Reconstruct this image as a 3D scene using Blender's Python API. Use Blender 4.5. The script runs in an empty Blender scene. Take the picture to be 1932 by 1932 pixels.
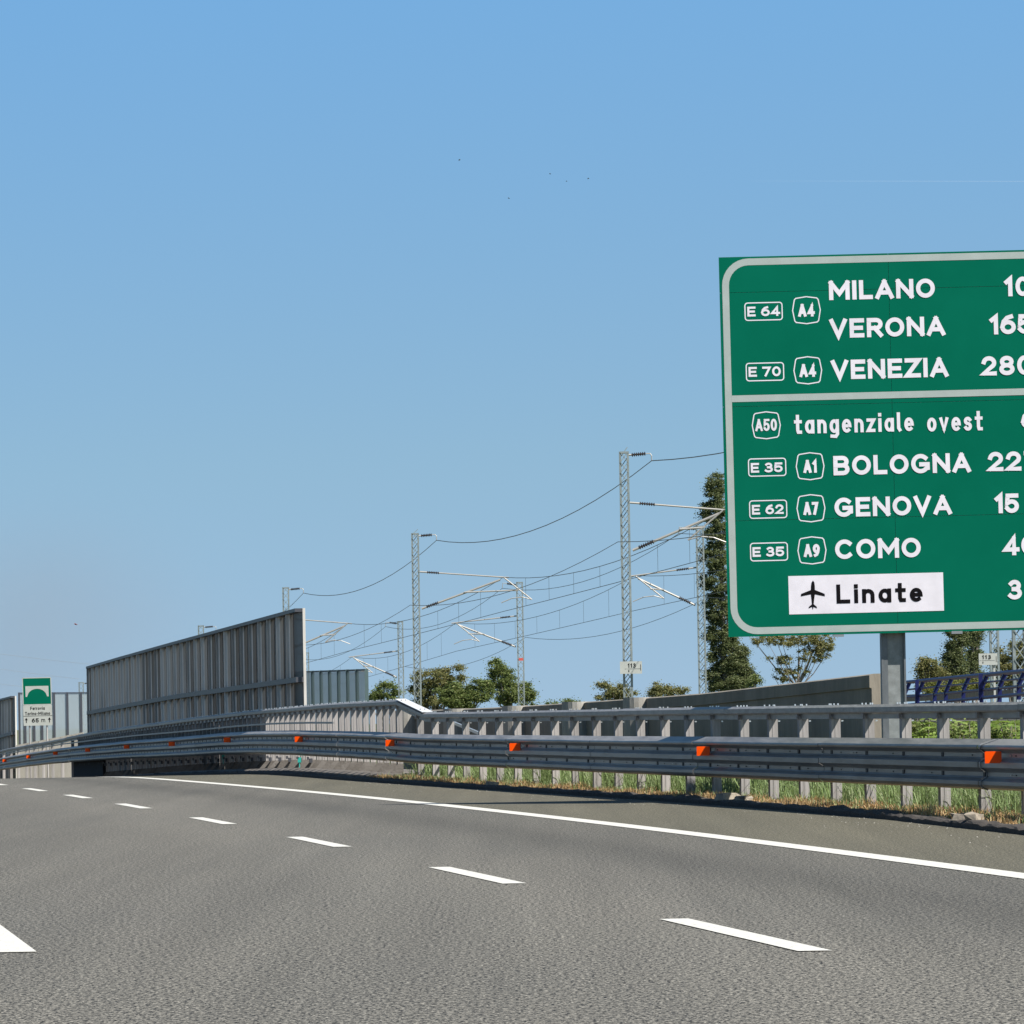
import bpy, bmesh, math, random
import numpy as np
from mathutils import Vector, Matrix

random.seed(7)
rng = np.random.default_rng(11)
SC = bpy.context.scene
COL = SC.collection
R = math.radians

# ------------------------------------------------------------------ camera
EYE = 1.22
F = 10600.0            # focal length in units of a 1932-unit wide picture
HALF = 966.0
PITCH = math.atan(377.0 / F)
ROLL = R(1.008)
fw = Vector((0, math.cos(PITCH), math.sin(PITCH)))
rt0 = Vector((1, 0, 0))
up0 = Vector((0, -math.sin(PITCH), math.cos(PITCH)))
crt = rt0 * math.cos(ROLL) - up0 * math.sin(ROLL)
cup = rt0 * math.sin(ROLL) + up0 * math.cos(ROLL)
cam_d = bpy.data.cameras.new("camera")
cam = bpy.data.objects.new("camera", cam_d)
COL.objects.link(cam)
SC.camera = cam
cam_d.sensor_width = 36.0
cam_d.lens = 36.0 * F / 1932.0
cam_d.clip_start = 0.5
cam_d.clip_end = 9000
m = Matrix((crt, cup, -fw)).transposed().to_4x4()
m.translation = Vector((0, 0, EYE))
cam.matrix_world = m


def W(u, v, Y):
    """place surveyed from the photograph: direction (u, v), distance Y along the road"""
    d = fw + crt * ((u - HALF) / F) + cup * ((HALF - v) / F)
    return Vector((0, 0, EYE)) + d * (Y / d.y)


# ------------------------------------------------------------------ world and sun
SUN_TO = Vector((0.68, -0.50, 1.0)).normalized()      # towards the sun
elev = math.asin(SUN_TO.z)
azim = math.atan2(SUN_TO.x, SUN_TO.y)                 # clockwise from +Y
wd = bpy.data.worlds.new("World")
SC.world = wd
wd.use_nodes = True
nt = wd.node_tree
nt.nodes.clear()
wo = nt.nodes.new("ShaderNodeOutputWorld")
bg = nt.nodes.new("ShaderNodeBackground")
sky = nt.nodes.new("ShaderNodeTexSky")
sky.sky_type = 'NISHITA'
sky.sun_disc = False
sky.sun_elevation = elev
sky.sun_rotation = azim
sky.altitude = 0
sky.air_density = 1.0
sky.dust_density = 0.6
sky.ozone_density = 3.0
# clear summer air: look a little higher into the sky dome everywhere
tc = nt.nodes.new("ShaderNodeTexCoord")
va = nt.nodes.new("ShaderNodeVectorMath"); va.operation = 'ADD'
va.inputs[1].default_value = (0, 0, 0.10)
nt.links.new(tc.outputs["Generated"], va.inputs[0])
sc2 = nt.nodes.new("ShaderNodeVectorMath"); sc2.operation = 'MULTIPLY'
sc2.inputs[1].default_value = (1, 1, 2.3)
nt.links.new(va.outputs[0], sc2.inputs[0])
nrm = nt.nodes.new("ShaderNodeVectorMath"); nrm.operation = 'NORMALIZE'
nt.links.new(sc2.outputs[0], nrm.inputs[0])
nt.links.new(nrm.outputs[0], sky.inputs[0])
tint = nt.nodes.new("ShaderNodeMixRGB"); tint.blend_type = 'MULTIPLY'
tint.inputs[0].default_value = 1.0
# paler and greyer towards the horizon
sxyz = nt.nodes.new("ShaderNodeSeparateXYZ")
nt.links.new(tc.outputs["Generated"], sxyz.inputs[0])
mrz = nt.nodes.new("ShaderNodeMapRange")
mrz.inputs["From Min"].default_value = 0.0
mrz.inputs["From Max"].default_value = 1.0
nt.links.new(sxyz.outputs[2], mrz.inputs["Value"])
hr = nt.nodes.new("ShaderNodeValToRGB")
hr.color_ramp.elements[0].color = (1.05 / 1.4, 0.95 / 1.4, 0.80 / 1.4, 1)
hr.color_ramp.elements[1].color = (0.38 / 1.4, 0.46 / 1.4, 0.48 / 1.4, 1)
for p_, c_ in ((0.045, (1.13, 1.15, 0.925)), (0.14, (1.03, 1.42, 1.38)), (0.5, (0.52, 0.66, 0.66))):
    e_ = hr.color_ramp.elements.new(p_)
    e_.color = (c_[0] / 1.4, c_[1] / 1.4, c_[2] / 1.4, 1)
nt.links.new(mrz.outputs[0], hr.inputs[0])
gain = nt.nodes.new("ShaderNodeVectorMath"); gain.operation = 'SCALE'
gain.inputs["Scale"].default_value = 1.4
nt.links.new(hr.outputs[0], gain.inputs[0])
nt.links.new(gain.outputs[0], tint.inputs[2])
nt.links.new(sky.outputs[0], tint.inputs[1])
nt.links.new(tint.outputs[0], bg.inputs[0])
bg.inputs[1].default_value = 0.0925
nt.links.new(bg.outputs[0], wo.inputs[0])

sd = bpy.data.lights.new("sun", 'SUN')
sd.energy = 4.9
sd.angle = R(0.5)
sd.color = (1.0, 0.955, 0.89)
sun = bpy.data.objects.new("sun", sd)
COL.objects.link(sun)
sun.rotation_euler = (-SUN_TO).to_track_quat('-Z', 'Y').to_euler()
SC.view_settings.view_transform = 'Standard'
SC.view_settings.look = 'None'
SC.view_settings.gamma = 1.0
SC.view_settings.use_curve_mapping = False
SC.view_settings.exposure = 0.9
SC.render.engine = 'CYCLES'

# ------------------------------------------------------------------ materials
def new_mat(name):
    mt = bpy.data.materials.new(name)
    mt.use_nodes = True
    n = mt.node_tree
    return mt, n, n.nodes["Principled BSDF"]


def N(n, t, **kw):
    x = n.nodes.new(t)
    for k, v in kw.items():
        setattr(x, k, v)
    return x


def noisy(name, c1, c2, scale=8.0, rough=0.7, metal=0.0, stretch=(1, 1, 1), bump=0.0, detail=6.0,
          bscale=None, rand=0.0, spec=0.5, lo=0.3, hi=0.7):
    mt, n, b = new_mat(name)
    co = N(n, "ShaderNodeTexCoord")
    mp = N(n, "ShaderNodeMapping")
    mp.inputs["Scale"].default_value = stretch
    n.links.new(co.outputs["Object"], mp.inputs[0])
    nz = N(n, "ShaderNodeTexNoise")
    nz.inputs["Scale"].default_value = scale
    nz.inputs["Detail"].default_value = detail
    nz.inputs["Roughness"].default_value = 0.65
    n.links.new(mp.outputs[0], nz.inputs["Vector"])
    rp = N(n, "ShaderNodeValToRGB")
    rp.color_ramp.elements[0].color = (*c1, 1)
    rp.color_ramp.elements[1].color = (*c2, 1)
    rp.color_ramp.elements[0].position = lo
    rp.color_ramp.elements[1].position = hi
    if rand > 0:
        oi = N(n, "ShaderNodeObjectInfo")
        ma = N(n, "ShaderNodeMath", operation='MULTIPLY_ADD')
        ma.inputs[1].default_value = rand
        ma.inputs[2].default_value = -rand / 2
        n.links.new(oi.outputs["Random"], ma.inputs[0])
        ad = N(n, "ShaderNodeMath", operation='ADD')
        n.links.new(nz.outputs[0], ad.inputs[0])
        n.links.new(ma.outputs[0], ad.inputs[1])
        n.links.new(ad.outputs[0], rp.inputs[0])
    else:
        n.links.new(nz.outputs[0], rp.inputs[0])
    n.links.new(rp.outputs[0], b.inputs["Base Color"])
    b.inputs["Roughness"].default_value = rough
    b.inputs["Metallic"].default_value = metal
    b.inputs["Specular IOR Level"].default_value = spec
    if bump > 0:
        nb = N(n, "ShaderNodeTexNoise")
        nb.inputs["Scale"].default_value = bscale or scale * 3
        nb.inputs["Detail"].default_value = 5
        n.links.new(mp.outputs[0], nb.inputs["Vector"])
        bp = N(n, "ShaderNodeBump")
        bp.inputs["Strength"].default_value = bump
        bp.inputs["Distance"].default_value = 0.02
        n.links.new(nb.outputs[0], bp.inputs["Height"])
        n.links.new(bp.outputs[0], b.inputs["Normal"])
    return mt


def asphalt(name, dark, light, tone, lanes=None):
    """road surface: aggregate grain on several scales; lanes = lateral positions of tyre-worn bands"""
    mt, n, b = new_mat(name)
    co = N(n, "ShaderNodeTexCoord")
    out = None
    def nz(scale, det=2.0, str_=(1, 1, 1), rg=0.6):
        mp = N(n, "ShaderNodeMapping")
        mp.inputs["Scale"].default_value = str_
        n.links.new(co.outputs["Object"], mp.inputs[0])
        x = N(n, "ShaderNodeTexNoise")
        x.inputs["Scale"].default_value = scale
        x.inputs["Detail"].default_value = det
        x.inputs["Roughness"].default_value = rg
        n.links.new(mp.outputs[0], x.inputs["Vector"])
        return x.outputs[0]
    a1 = nz(85, 2, (1, 0.55, 1), 0.7)
    a2 = nz(40, 3, (1, 0.40, 1), 0.7)
    a3 = nz(0.35, 4, (1, 0.12, 1))
    mix = N(n, "ShaderNodeMath", operation='ADD')
    n.links.new(a1, mix.inputs[0]); n.links.new(a2, mix.inputs[1])
    rp = N(n, "ShaderNodeValToRGB")
    rp.color_ramp.elements[0].position = 0.72
    rp.color_ramp.elements[1].position = 1.30
    rp.color_ramp.elements[0].color = (*dark, 1)
    rp.color_ramp.elements[1].color = (*light, 1)
    hv = N(n, "ShaderNodeMath", operation='MULTIPLY'); hv.inputs[1].default_value = 1.0
    n.links.new(mix.outputs[0], hv.inputs[0])
    mr = N(n, "ShaderNodeMapRange")
    mr.inputs["From Min"].default_value = 0.87; mr.inputs["From Max"].default_value = 1.14
    n.links.new(hv.outputs[0], mr.inputs["Value"])
    rp.color_ramp.elements[0].position = 0.0
    rp.color_ramp.elements[1].position = 1.0
    n.links.new(mr.outputs[0], rp.inputs[0])
    # large soft patches
    rp2 = N(n, "ShaderNodeValToRGB")
    rp2.color_ramp.elements[0].position = 0.3; rp2.color_ramp.elements[1].position = 0.7
    rp2.color_ramp.elements[0].color = (*tone[0], 1); rp2.color_ramp.elements[1].color = (*tone[1], 1)
    n.links.new(a3, rp2.inputs[0])
    mu = N(n, "ShaderNodeMixRGB", blend_type='MULTIPLY'); mu.inputs[0].default_value = 1
    n.links.new(rp.outputs[0], mu.inputs[1]); n.links.new(rp2.outputs[0], mu.inputs[2])
    a4 = nz(2.2, 3, (1, 0.02, 1))
    m4 = N(n, "ShaderNodeMapRange"); m4.inputs["From Min"].default_value = .3; m4.inputs["From Max"].default_value = .7
    m4.inputs["To Min"].default_value = .88; m4.inputs["To Max"].default_value = 1.08
    n.links.new(a4, m4.inputs["Value"])
    a5 = nz(62, 2, (1, 0.35, 1), 0.6)
    m5 = N(n, "ShaderNodeMapRange"); m5.inputs["From Min"].default_value = .565; m5.inputs["From Max"].default_value = .66
    m5.inputs["To Max"].default_value = 1.0
    n.links.new(a5, m5.inputs["Value"])
    m6 = N(n, "ShaderNodeMath", operation='MULTIPLY_ADD'); m6.inputs[2].default_value = 0.0
    m6.inputs[1].default_value = .9
    n.links.new(m5.outputs[0], m6.inputs[0])
    m7 = N(n, "ShaderNodeMath", operation='ADD'); n.links.new(m4.outputs[0], m7.inputs[0]); n.links.new(m6.outputs[0], m7.inputs[1])
    m4 = m7
    mv = N(n, "ShaderNodeVectorMath", operation='SCALE')
    n.links.new(mu.outputs[0], mv.inputs[0]); n.links.new(m4.outputs[0], mv.inputs["Scale"])
    last = mv.outputs[0]
    if lanes:
        uv = N(n, "ShaderNodeUVMap")
        sp = N(n, "ShaderNodeSeparateXYZ")
        n.links.new(uv.outputs[0], sp.inputs[0])
        cr = N(n, "ShaderNodeValToRGB")
        els = cr.color_ramp.elements
        for i, (p, g) in enumerate(lanes):
            e = els[i] if i < 2 else els.new(p)
            e.position = p
            e.color = (g, g * 0.985, g * 0.975, 1)
        cr.color_ramp.interpolation = 'EASE'
        n.links.new(sp.outputs[0], cr.inputs[0])
        m2 = N(n, "ShaderNodeMixRGB", blend_type='MULTIPLY'); m2.inputs[0].default_value = 1
        n.links.new(last, m2.inputs[1]); n.links.new(cr.outputs[0], m2.inputs[2])
        last = m2.outputs[0]
    n.links.new(last, b.inputs["Base Color"])
    b.inputs["Roughness"].default_value = 0.8
    b.inputs["Specular IOR Level"].default_value = 0.25
    bp = N(n, "ShaderNodeBump")
    bp.inputs["Strength"].default_value = 0.14
    bp.inputs["Distance"].default_value = 0.006
    n.links.new(mix.outputs[0], bp.inputs["Height"])
    n.links.new(bp.outputs[0], b.inputs["Normal"])
    return mt


def foliage(name, cols, transl=0.35, rough=0.6):
    mt, n, b = new_mat(name)
    ge = N(n, "ShaderNodeNewGeometry")
    rp = N(n, "ShaderNodeValToRGB")
    els = rp.color_ramp.elements
    for i, c in enumerate(cols):
        p = i / (len(cols) - 1)
        e = els[i] if i < 2 else els.new(p)
        e.position = p
        e.color = (*c, 1)
    n.links.new(ge.outputs["Random Per Island"], rp.inputs[0])
    n.links.new(rp.outputs[0], b.inputs["Base Color"])
    b.inputs["Roughness"].default_value = rough
    b.inputs["Specular IOR Level"].default_value = 0.3
    tr = N(n, "ShaderNodeBsdfTranslucent")
    n.links.new(rp.outputs[0], tr.inputs[0])
    mx = N(n, "ShaderNodeMixShader"); mx.inputs[0].default_value = transl
    n.links.new(b.outputs[0], mx.inputs[1]); n.links.new(tr.outputs[0], mx.inputs[2])
    n.links.new(mx.outputs[0], n.nodes["Material Output"].inputs[0])
    return mt


def flat(name, c, rough=0.6, metal=0.0, spec=0.5):
    return noisy(name, tuple(x * 0.9 for x in c), tuple(min(1, x * 1.06) for x in c), scale=3, rough=rough, metal=metal, spec=spec)


M = {}
M['galv'] = noisy("galvanised_steel", (0.125, 0.122, 0.12), (0.245, 0.24, 0.235), 14, 0.45, 0.2, (1, 0.25, 1), 0.08, rand=0.25)
M['galv_post'] = noisy("galvanised_post", (0.22, 0.205, 0.195), (0.35, 0.325, 0.31), 16, 0.65, 0.05, (1, 1, 0.12), 0.1, rand=0.35)
M['beam'] = noisy("weathered_beam", (0.105, 0.102, 0.10), (0.235, 0.23, 0.225), 5, 0.42, 0.15, (1, 0.12, 2.0), 0.06, rand=0.3)
M['cap'] = noisy("pale_galvanising", (0.50, 0.51, 0.52), (0.62, 0.63, 0.64), 6, 0.5, 0.1)
M['dark_slot'] = flat("slot_shadow_steel", (0.03, 0.03, 0.032), 0.7)
M['bolt'] = flat("bolt_steel", (0.6, 0.6, 0.58), 0.35, 0.8)
M['orange'] = flat("orange_reflector", (0.95, 0.085, 0.0), 0.35, spec=.15)
M['teal'] = flat("teal_delineator", (0.03, 0.36, 0.30), 0.4)
M['conc'] = noisy("concrete_wall", (0.14, 0.125, 0.10), (0.25, 0.225, 0.185), 1.2, 0.85, 0, (1, 1, 0.25), 0.3, 8, 20)
M['pale_wall'] = noisy("pale_rendered_wall", (0.22, 0.205, 0.175), (0.34, 0.32, 0.28), 1.2, 0.85, 0, (1, 1, 0.3), 0.3, 8, 20)
M['plinth'] = noisy("stained_plinth", (0.07, 0.06, 0.05), (0.17, 0.155, 0.14), 1.6, 0.9, 0, (1, 1, 1), 0.5, 8, 20)
M['conc_light'] = noisy("pale_sunlit_concrete", (0.24, 0.225, 0.195), (0.37, 0.35, 0.31), 1.6, 0.85, 0, (1, 1, 0.3), 0.3, 8, 20)
M['noise_post'] = noisy("noise_barrier_post", (0.33, 0.31, 0.28), (0.70, 0.67, 0.61), 2.5, 0.6, 0.0, (1, 1, 0.12), 0.1, rand=0.55)
M['noise_panel'] = noisy("noise_barrier_panel", (0.05, 0.045, 0.042), (0.09, 0.082, 0.075), 3, 0.6, 0.0, (1, 1, 0.2), 0)
M['noise_panel'].node_tree.nodes['Principled BSDF'].inputs['Alpha'].default_value = 0.80
M['noise_ridge'] = flat("noise_barrier_ridge", (0.85, 0.83, 0.78), 0.5)
M['noise_rail'] = flat("noise_barrier_rail", (0.06, 0.062, 0.072), 0.5, 0.2)
M['mast'] = noisy("mast_galvanised", (0.17, 0.20, 0.19), (0.27, 0.30, 0.29), 6, 0.55, 0.35)
M['tube'] = flat("cantilever_tube", (0.36, 0.345, 0.315), 0.45, 0.3)
M['insul'] = flat("brown_insulator", (0.035, 0.028, 0.026), 0.35)
M['wire'] = flat("overhead_wire", (0.07, 0.085, 0.085), 0.6, 0.3)
M['wire_far'] = flat("pale_far_wire", (0.22, 0.24, 0.25), 0.6, 0.3)  # paler copy of the wire colour for the far wires
M['green'] = noisy("sign_green", (0.0018, 0.096, 0.057), (0.0024, 0.110, 0.066), 0.9, 0.6, spec=0.0, detail=3)
M['band'] = flat("sign_band_grey", (0.31, 0.35, 0.33), 0.6, spec=.2)
M['white'] = flat("sign_white", (0.62, 0.59, 0.63), 0.5, spec=.1)
M['black'] = flat("sign_black", (0.006, 0.005, 0.006), 0.7, spec=.05)
M['signback'] = flat("sign_back_grey", (0.25, 0.26, 0.27), 0.5, 0.5)
M['signpole'] = noisy("sign_pole_steel", (0.09, 0.10, 0.105), (0.16, 0.17, 0.18), 7, 0.55, 0.3, (1, 1, 0.4))
M['signpole_face'] = noisy("sign_pole_web", (0.15, 0.16, 0.155), (0.25, 0.265, 0.26), 9, 0.6, 0.2)
M['blue'] = flat("blue_paint", (0.006, 0.010, 0.075), 0.5, spec=.3)
M['plate'] = flat("number_plate_white", (0.38, 0.39, 0.355), 0.5)
M['paint'] = noisy("road_paint", (0.40, 0.39, 0.35), (0.54, 0.53, 0.485), 26, 0.7, 0, (1, 0.5, 1), 0.2, lo=0.2, hi=0.6)
def wear(mt):
    n = mt.node_tree; b = n.nodes["Principled BSDF"]
    src = b.inputs["Base Color"].links[0].from_socket
    co = N(n, "ShaderNodeTexCoord")
    mp = N(n, "ShaderNodeMapping"); mp.inputs["Scale"].default_value = (1, 0.35, 1)
    n.links.new(co.outputs["Object"], mp.inputs[0])
    nz = N(n, "ShaderNodeTexNoise"); nz.inputs["Scale"].default_value = 30; nz.inputs["Detail"].default_value = 6; nz.inputs["Roughness"].default_value = .8
    n.links.new(mp.outputs[0], nz.inputs["Vector"])
    mr = N(n, "ShaderNodeMapRange"); mr.inputs["From Min"].default_value = .56; mr.inputs["From Max"].default_value = .68
    mr.inputs["To Max"].default_value = .75
    n.links.new(nz.outputs[0], mr.inputs["Value"])
    mx = N(n, "ShaderNodeMixRGB"); mx.inputs[2].default_value = (.10, .098, .09, 1)
    n.links.new(mr.outputs[0], mx.inputs[0]); n.links.new(src, mx.inputs[1]); n.links.new(mx.outputs[0], b.inputs["Base Color"])


wear(M['paint'])
M['road'] = asphalt("asphalt", (0.0, 0.0, 0.0), (0.205, 0.198, 0.174), ((0.86, 0.86, 0.85), (1.06, 1.04, 1.0)),
                    lanes=[(0.0, 0.95), (0.30, 1.0), (0.56, 0.98), (0.64, 1.07), (0.70, 1.06), (0.77, 0.99), (0.865, 0.74), (0.93, 0.90), (1.0, 0.95)])
M['shoulder'] = asphalt("shoulder_asphalt", (0.030, 0.027, 0.018), (0.150, 0.141, 0.108), ((0.88, 0.88, 0.86), (1.05, 1.03, 0.98)))
M['kerb'] = noisy("dark_asphalt_kerb", (0.018, 0.015, 0.013), (0.07, 0.058, 0.048), 22, 0.95, 0, (1, 1, 1), 0.6, 8)
M['soil'] = noisy("verge_soil", (0.10, 0.085, 0.045), (0.22, 0.17, 0.08), 3, 0.95, 0, (1, 1, 1), 0.5, 8)
M['field'] = noisy("field_ground", (0.05, 0.065, 0.022), (0.12, 0.12, 0.05), 0.08, 0.95)
M['stone'] = noisy("broken_concrete", (0.15, 0.125, 0.10), (0.30, 0.26, 0.20), 7, 0.9, 0, (1, 1, 1), 0.4)
M['bark'] = noisy("tree_bark", (0.12, 0.10, 0.085), (0.26, 0.23, 0.20), 6, 0.9, 0, (1, 1, 0.2))
M['gap_shade'] = flat("painted_gap_shade", (0.012, 0.009, 0.010), 0.95)  # near-black: the shade of the gap is put into the colour
M['grass'] = foliage("green_grass", [(0.096, 0.152, 0.048), (0.176, 0.248, 0.080), (0.240, 0.304, 0.136), (0.136, 0.200, 0.072), (0.336, 0.368, 0.216)], 0.35)
M['dry'] = foliage("dry_grass", [(0.359, 0.211, 0.086), (0.452, 0.312, 0.156), (0.281, 0.156, 0.062), (0.484, 0.390, 0.234)], 0.3)
M['leaf_a'] = foliage("leaves_mid_green", [(0.081, 0.109, 0.029), (0.149, 0.184, 0.052), (0.103, 0.149, 0.040), (0.218, 0.230, 0.081)])
M['leaf_b'] = foliage("leaves_olive", [(0.144, 0.138, 0.048), (0.216, 0.198, 0.072), (0.120, 0.144, 0.048), (0.264, 0.240, 0.108)])
M['leaf_p'] = foliage("leaves_poplar", [(0.06, 0.085, 0.030), (0.11, 0.135, 0.048), (0.16, 0.18, 0.07), (0.085, 0.105, 0.04), (0.22, 0.23, 0.12)], 0.4)
M['leaf_s'] = foliage("leaves_bright_shrub", [(0.102, 0.170, 0.025), (0.187, 0.272, 0.051), (0.272, 0.357, 0.102), (0.136, 0.221, 0.043)], 0.4, 0.4)
M['leaf_y'] = foliage("leaves_yellow_green", [(0.143, 0.154, 0.033), (0.220, 0.220, 0.055), (0.110, 0.132, 0.033)])
M['bird'] = flat("dark_feathers", (0.05, 0.08, 0.11), 0.8)
M['redbird'] = flat("rust_red_body", (0.16, 0.03, 0.025), 0.7)
M['redmark'] = flat("red_mark", (0.5, 0.08, 0.06), 0.6)


def glassy(name, col, alpha):
    mt, n, b = new_mat(name)
    co = N(n, "ShaderNodeTexCoord")
    nz = N(n, "ShaderNodeTexNoise"); nz.inputs["Scale"].default_value = 1.5
    n.links.new(co.outputs["Object"], nz.inputs["Vector"])
    rp = N(n, "ShaderNodeValToRGB")
    rp.color_ramp.elements[0].color = (*[c * 0.85 for c in col], 1)
    rp.color_ramp.elements[1].color = (*col, 1)
    n.links.new(nz.outputs[0], rp.inputs[0])
    n.links.new(rp.outputs[0], b.inputs["Base Color"])
    b.inputs["Roughness"].default_value = 0.3
    b.inputs["Alpha"].default_value = alpha
    return mt


M['screen'] = glassy("tinted_screen", (0.30, 0.42, 0.44), 0.55)
M['screen2'] = glassy("dusty_screen", (0.36, 0.42, 0.44), 0.62)


# ------------------------------------------------------------------ mesh helpers
class MB:
    """collects faces in world coordinates, then links them as one mesh object"""
    def __init__(s):
        s.v = []; s.f = []; s.mi = []; s.m = 0; s.uv = None

    def add(s, vs, fs):
        b = len(s.v)
        s.v += [tuple(p) for p in vs]
        s.f += [tuple(i + b for i in f) for f in fs]
        s.mi += [s.m] * len(fs)

    def box(s, c, h, ax=None):
        """c centre, h half sizes, ax = (x,y,z) unit axes"""
        c = Vector(c)
        ax = ax or (Vector((1, 0, 0)), Vector((0, 1, 0)), Vector((0, 0, 1)))
        vs = [c + ax[0] * (h[0] * i) + ax[1] * (h[1] * j) + ax[2] * (h[2] * k)
              for i in (-1, 1) for j in (-1, 1) for k in (-1, 1)]
        s.add(vs, [(0, 1, 3, 2), (4, 6, 7, 5), (0, 4, 5, 1), (2, 3, 7, 6), (0, 2, 6, 4), (1, 5, 7, 3)])

    def bar(s, a, b, w, h=None, up=(0, 0, 1)):
        a = Vector(a); b = Vector(b); h = h or w
        z = (b - a); L = z.length; z.normalize()
        u = Vector(up)
        x = z.cross(u)
        if x.length < 1e-4: x = z.cross(Vector((1, 0, 0)))
        x.normalize(); y = x.cross(z)
        s.box((a + b) / 2, (w / 2, h / 2, L / 2), (x, y, z))

    def tube(s, pts, r, n=6, rs=None, cap=True):
        pts = [Vector(p) for p in pts]
        rings = []
        px = None
        for i, p in enumerate(pts):
            t = (pts[min(i + 1, len(pts) - 1)] - pts[max(i - 1, 0)]).normalized()
            if px is None:
                x = t.cross(Vector((0, 0, 1)))
                if x.length < 1e-3: x = t.cross(Vector((1, 0, 0)))
            else:
                x = px - t * px.dot(t)
            x.normalize(); px = x
            y = t.cross(x)
            rr = rs[i] if rs else r
            rings.append([p + x * (rr * math.cos(2 * math.pi * k / n)) + y * (rr * math.sin(2 * math.pi * k / n)) for k in range(n)])
        vs = [q for g in rings for q in g]
        fs = []
        for i in range(len(pts) - 1):
            for k in range(n):
                fs.append((i * n + k, i * n + (k + 1) % n, (i + 1) * n + (k + 1) % n, (i + 1) * n + k))
        if cap:
            fs.append(tuple(range(n))[::-1]); fs.append(tuple((len(pts) - 1) * n + k for k in range(n)))
        s.add(vs, fs)

    def sweep(s, prof, path, closed=False):
        """prof = [(out, z)], path = [(point, outward unit)]"""
        n = len(prof)
        vs = []
        for p, o in path:
            for (a, z) in prof:
                vs.append(Vector(p) + Vector(o) * a + Vector((0, 0, z)))
        fs = []
        for i in range(len(path) - 1):
            for k in range(n if closed else n - 1):
                k2 = (k + 1) % n
                fs.append((i * n + k, (i + 1) * n + k, (i + 1) * n + k2, i * n + k2))
        if closed:
            fs.append(tuple(range(n))[::-1]); fs.append(tuple((len(path) - 1) * n + k for k in range(n)))
        s.add(vs, fs)

    def prism(s, poly, d):
        """poly = list of 3D points, extruded by vector d"""
        n = len(poly); d = Vector(d)
        vs = [Vector(p) for p in poly] + [Vector(p) + d for p in poly]
        fs = [tuple(range(n)), tuple(range(2 * n - 1, n - 1, -1))]
        fs += [(i, i + n, (i + 1) % n + n, (i + 1) % n) for i in range(n)]
        s.add(vs, fs)

    def build(s, name, mats, parent=None, origin=None, smooth=False, kind=None, label=None):
        if origin is None:
            origin = root_loc(parent) if parent else Vector((0, 0, 0))
        me = bpy.data.meshes.new(name)
        o_ = Vector(origin)
        me.from_pydata([(a - o_.x, b - o_.y, c - o_.z) for (a, b, c) in s.v], [], s.f)
        mats = mats if isinstance(mats, (list, tuple)) else [mats]
        for x in mats: me.materials.append(x)
        if len(mats) > 1: me.polygons.foreach_set("material_index", s.mi)
        if smooth: me.polygons.foreach_set("use_smooth", [True] * len(s.f))
        if s.uv:
            l = me.uv_layers.new(name="UVMap")
            for lp in me.loops:
                l.data[lp.index].uv = s.uv[lp.vertex_index]
        me.update()
        ob = bpy.data.objects.new(name, me)
        COL.objects.link(ob)
        if parent:
            ob.parent = parent
            ob.location = o_ - root_loc(parent)
        else:
            ob.location = o_
        if kind: ob["kind"] = kind
        if label: ob["label"] = label
        return ob


def root_loc(o):
    l = Vector((0, 0, 0))
    while o:
        l += o.location
        o = o.parent
    return l


def fix_normals(ob):
    bm = bmesh.new(); bm.from_mesh(ob.data)
    bmesh.ops.recalc_face_normals(bm, faces=bm.faces)
    bm.to_mesh(ob.data); bm.free()


def thing(name, loc, label, cat, group=None):
    o = bpy.data.objects.new(name, None)
    o.empty_display_size = 0.2
    COL.objects.link(o)
    o.location = loc
    o["label"] = label; o["category"] = cat
    if group: o["group"] = group
    return o


def tag(o, label, cat, group=None):
    o["label"] = label; o["category"] = cat
    if group: o["group"] = group
    return o


def copy_part(src, name, loc, parent, scale=None):
    o = src.copy(); COL.objects.link(o)
    o.parent = parent; o.location = loc
    if scale: o.scale = scale
    return o


def fast_mesh(name, verts, faces_flat, nper, mat, parent=None, origin=(0, 0, 0), kind=None):
    """verts (n,3) array, faces_flat (m*nper) array"""
    me = bpy.data.meshes.new(name)
    verts = np.asarray(verts, dtype=np.float32) - np.array(origin, dtype=np.float32)
    me.vertices.add(len(verts)); me.vertices.foreach_set("co", verts.ravel())
    nf = len(faces_flat) // nper
    me.loops.add(len(faces_flat)); me.loops.foreach_set("vertex_index", np.asarray(faces_flat, dtype=np.int32))
    me.polygons.add(nf)
    me.polygons.foreach_set("loop_start", np.arange(0, nf * nper, nper, dtype=np.int32))
    me.polygons.foreach_set("loop_total", np.full(nf, nper, dtype=np.int32))
    me.materials.append(mat)
    me.update(); me.validate()
    ob = bpy.data.objects.new(name, me)
    COL.objects.link(ob)
    if parent:
        ob.parent = parent
        ob.location = Vector(origin) - root_loc(parent)
    else:
        ob.location = origin
    if kind: ob["kind"] = kind
    return ob


# ------------------------------------------------------------------ the alignment of the road
def itp(tab):
    xs = [a for a, b in tab]; ys = [b for a, b in tab]
    return lambda y: float(np.interp(y, xs, ys))


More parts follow.
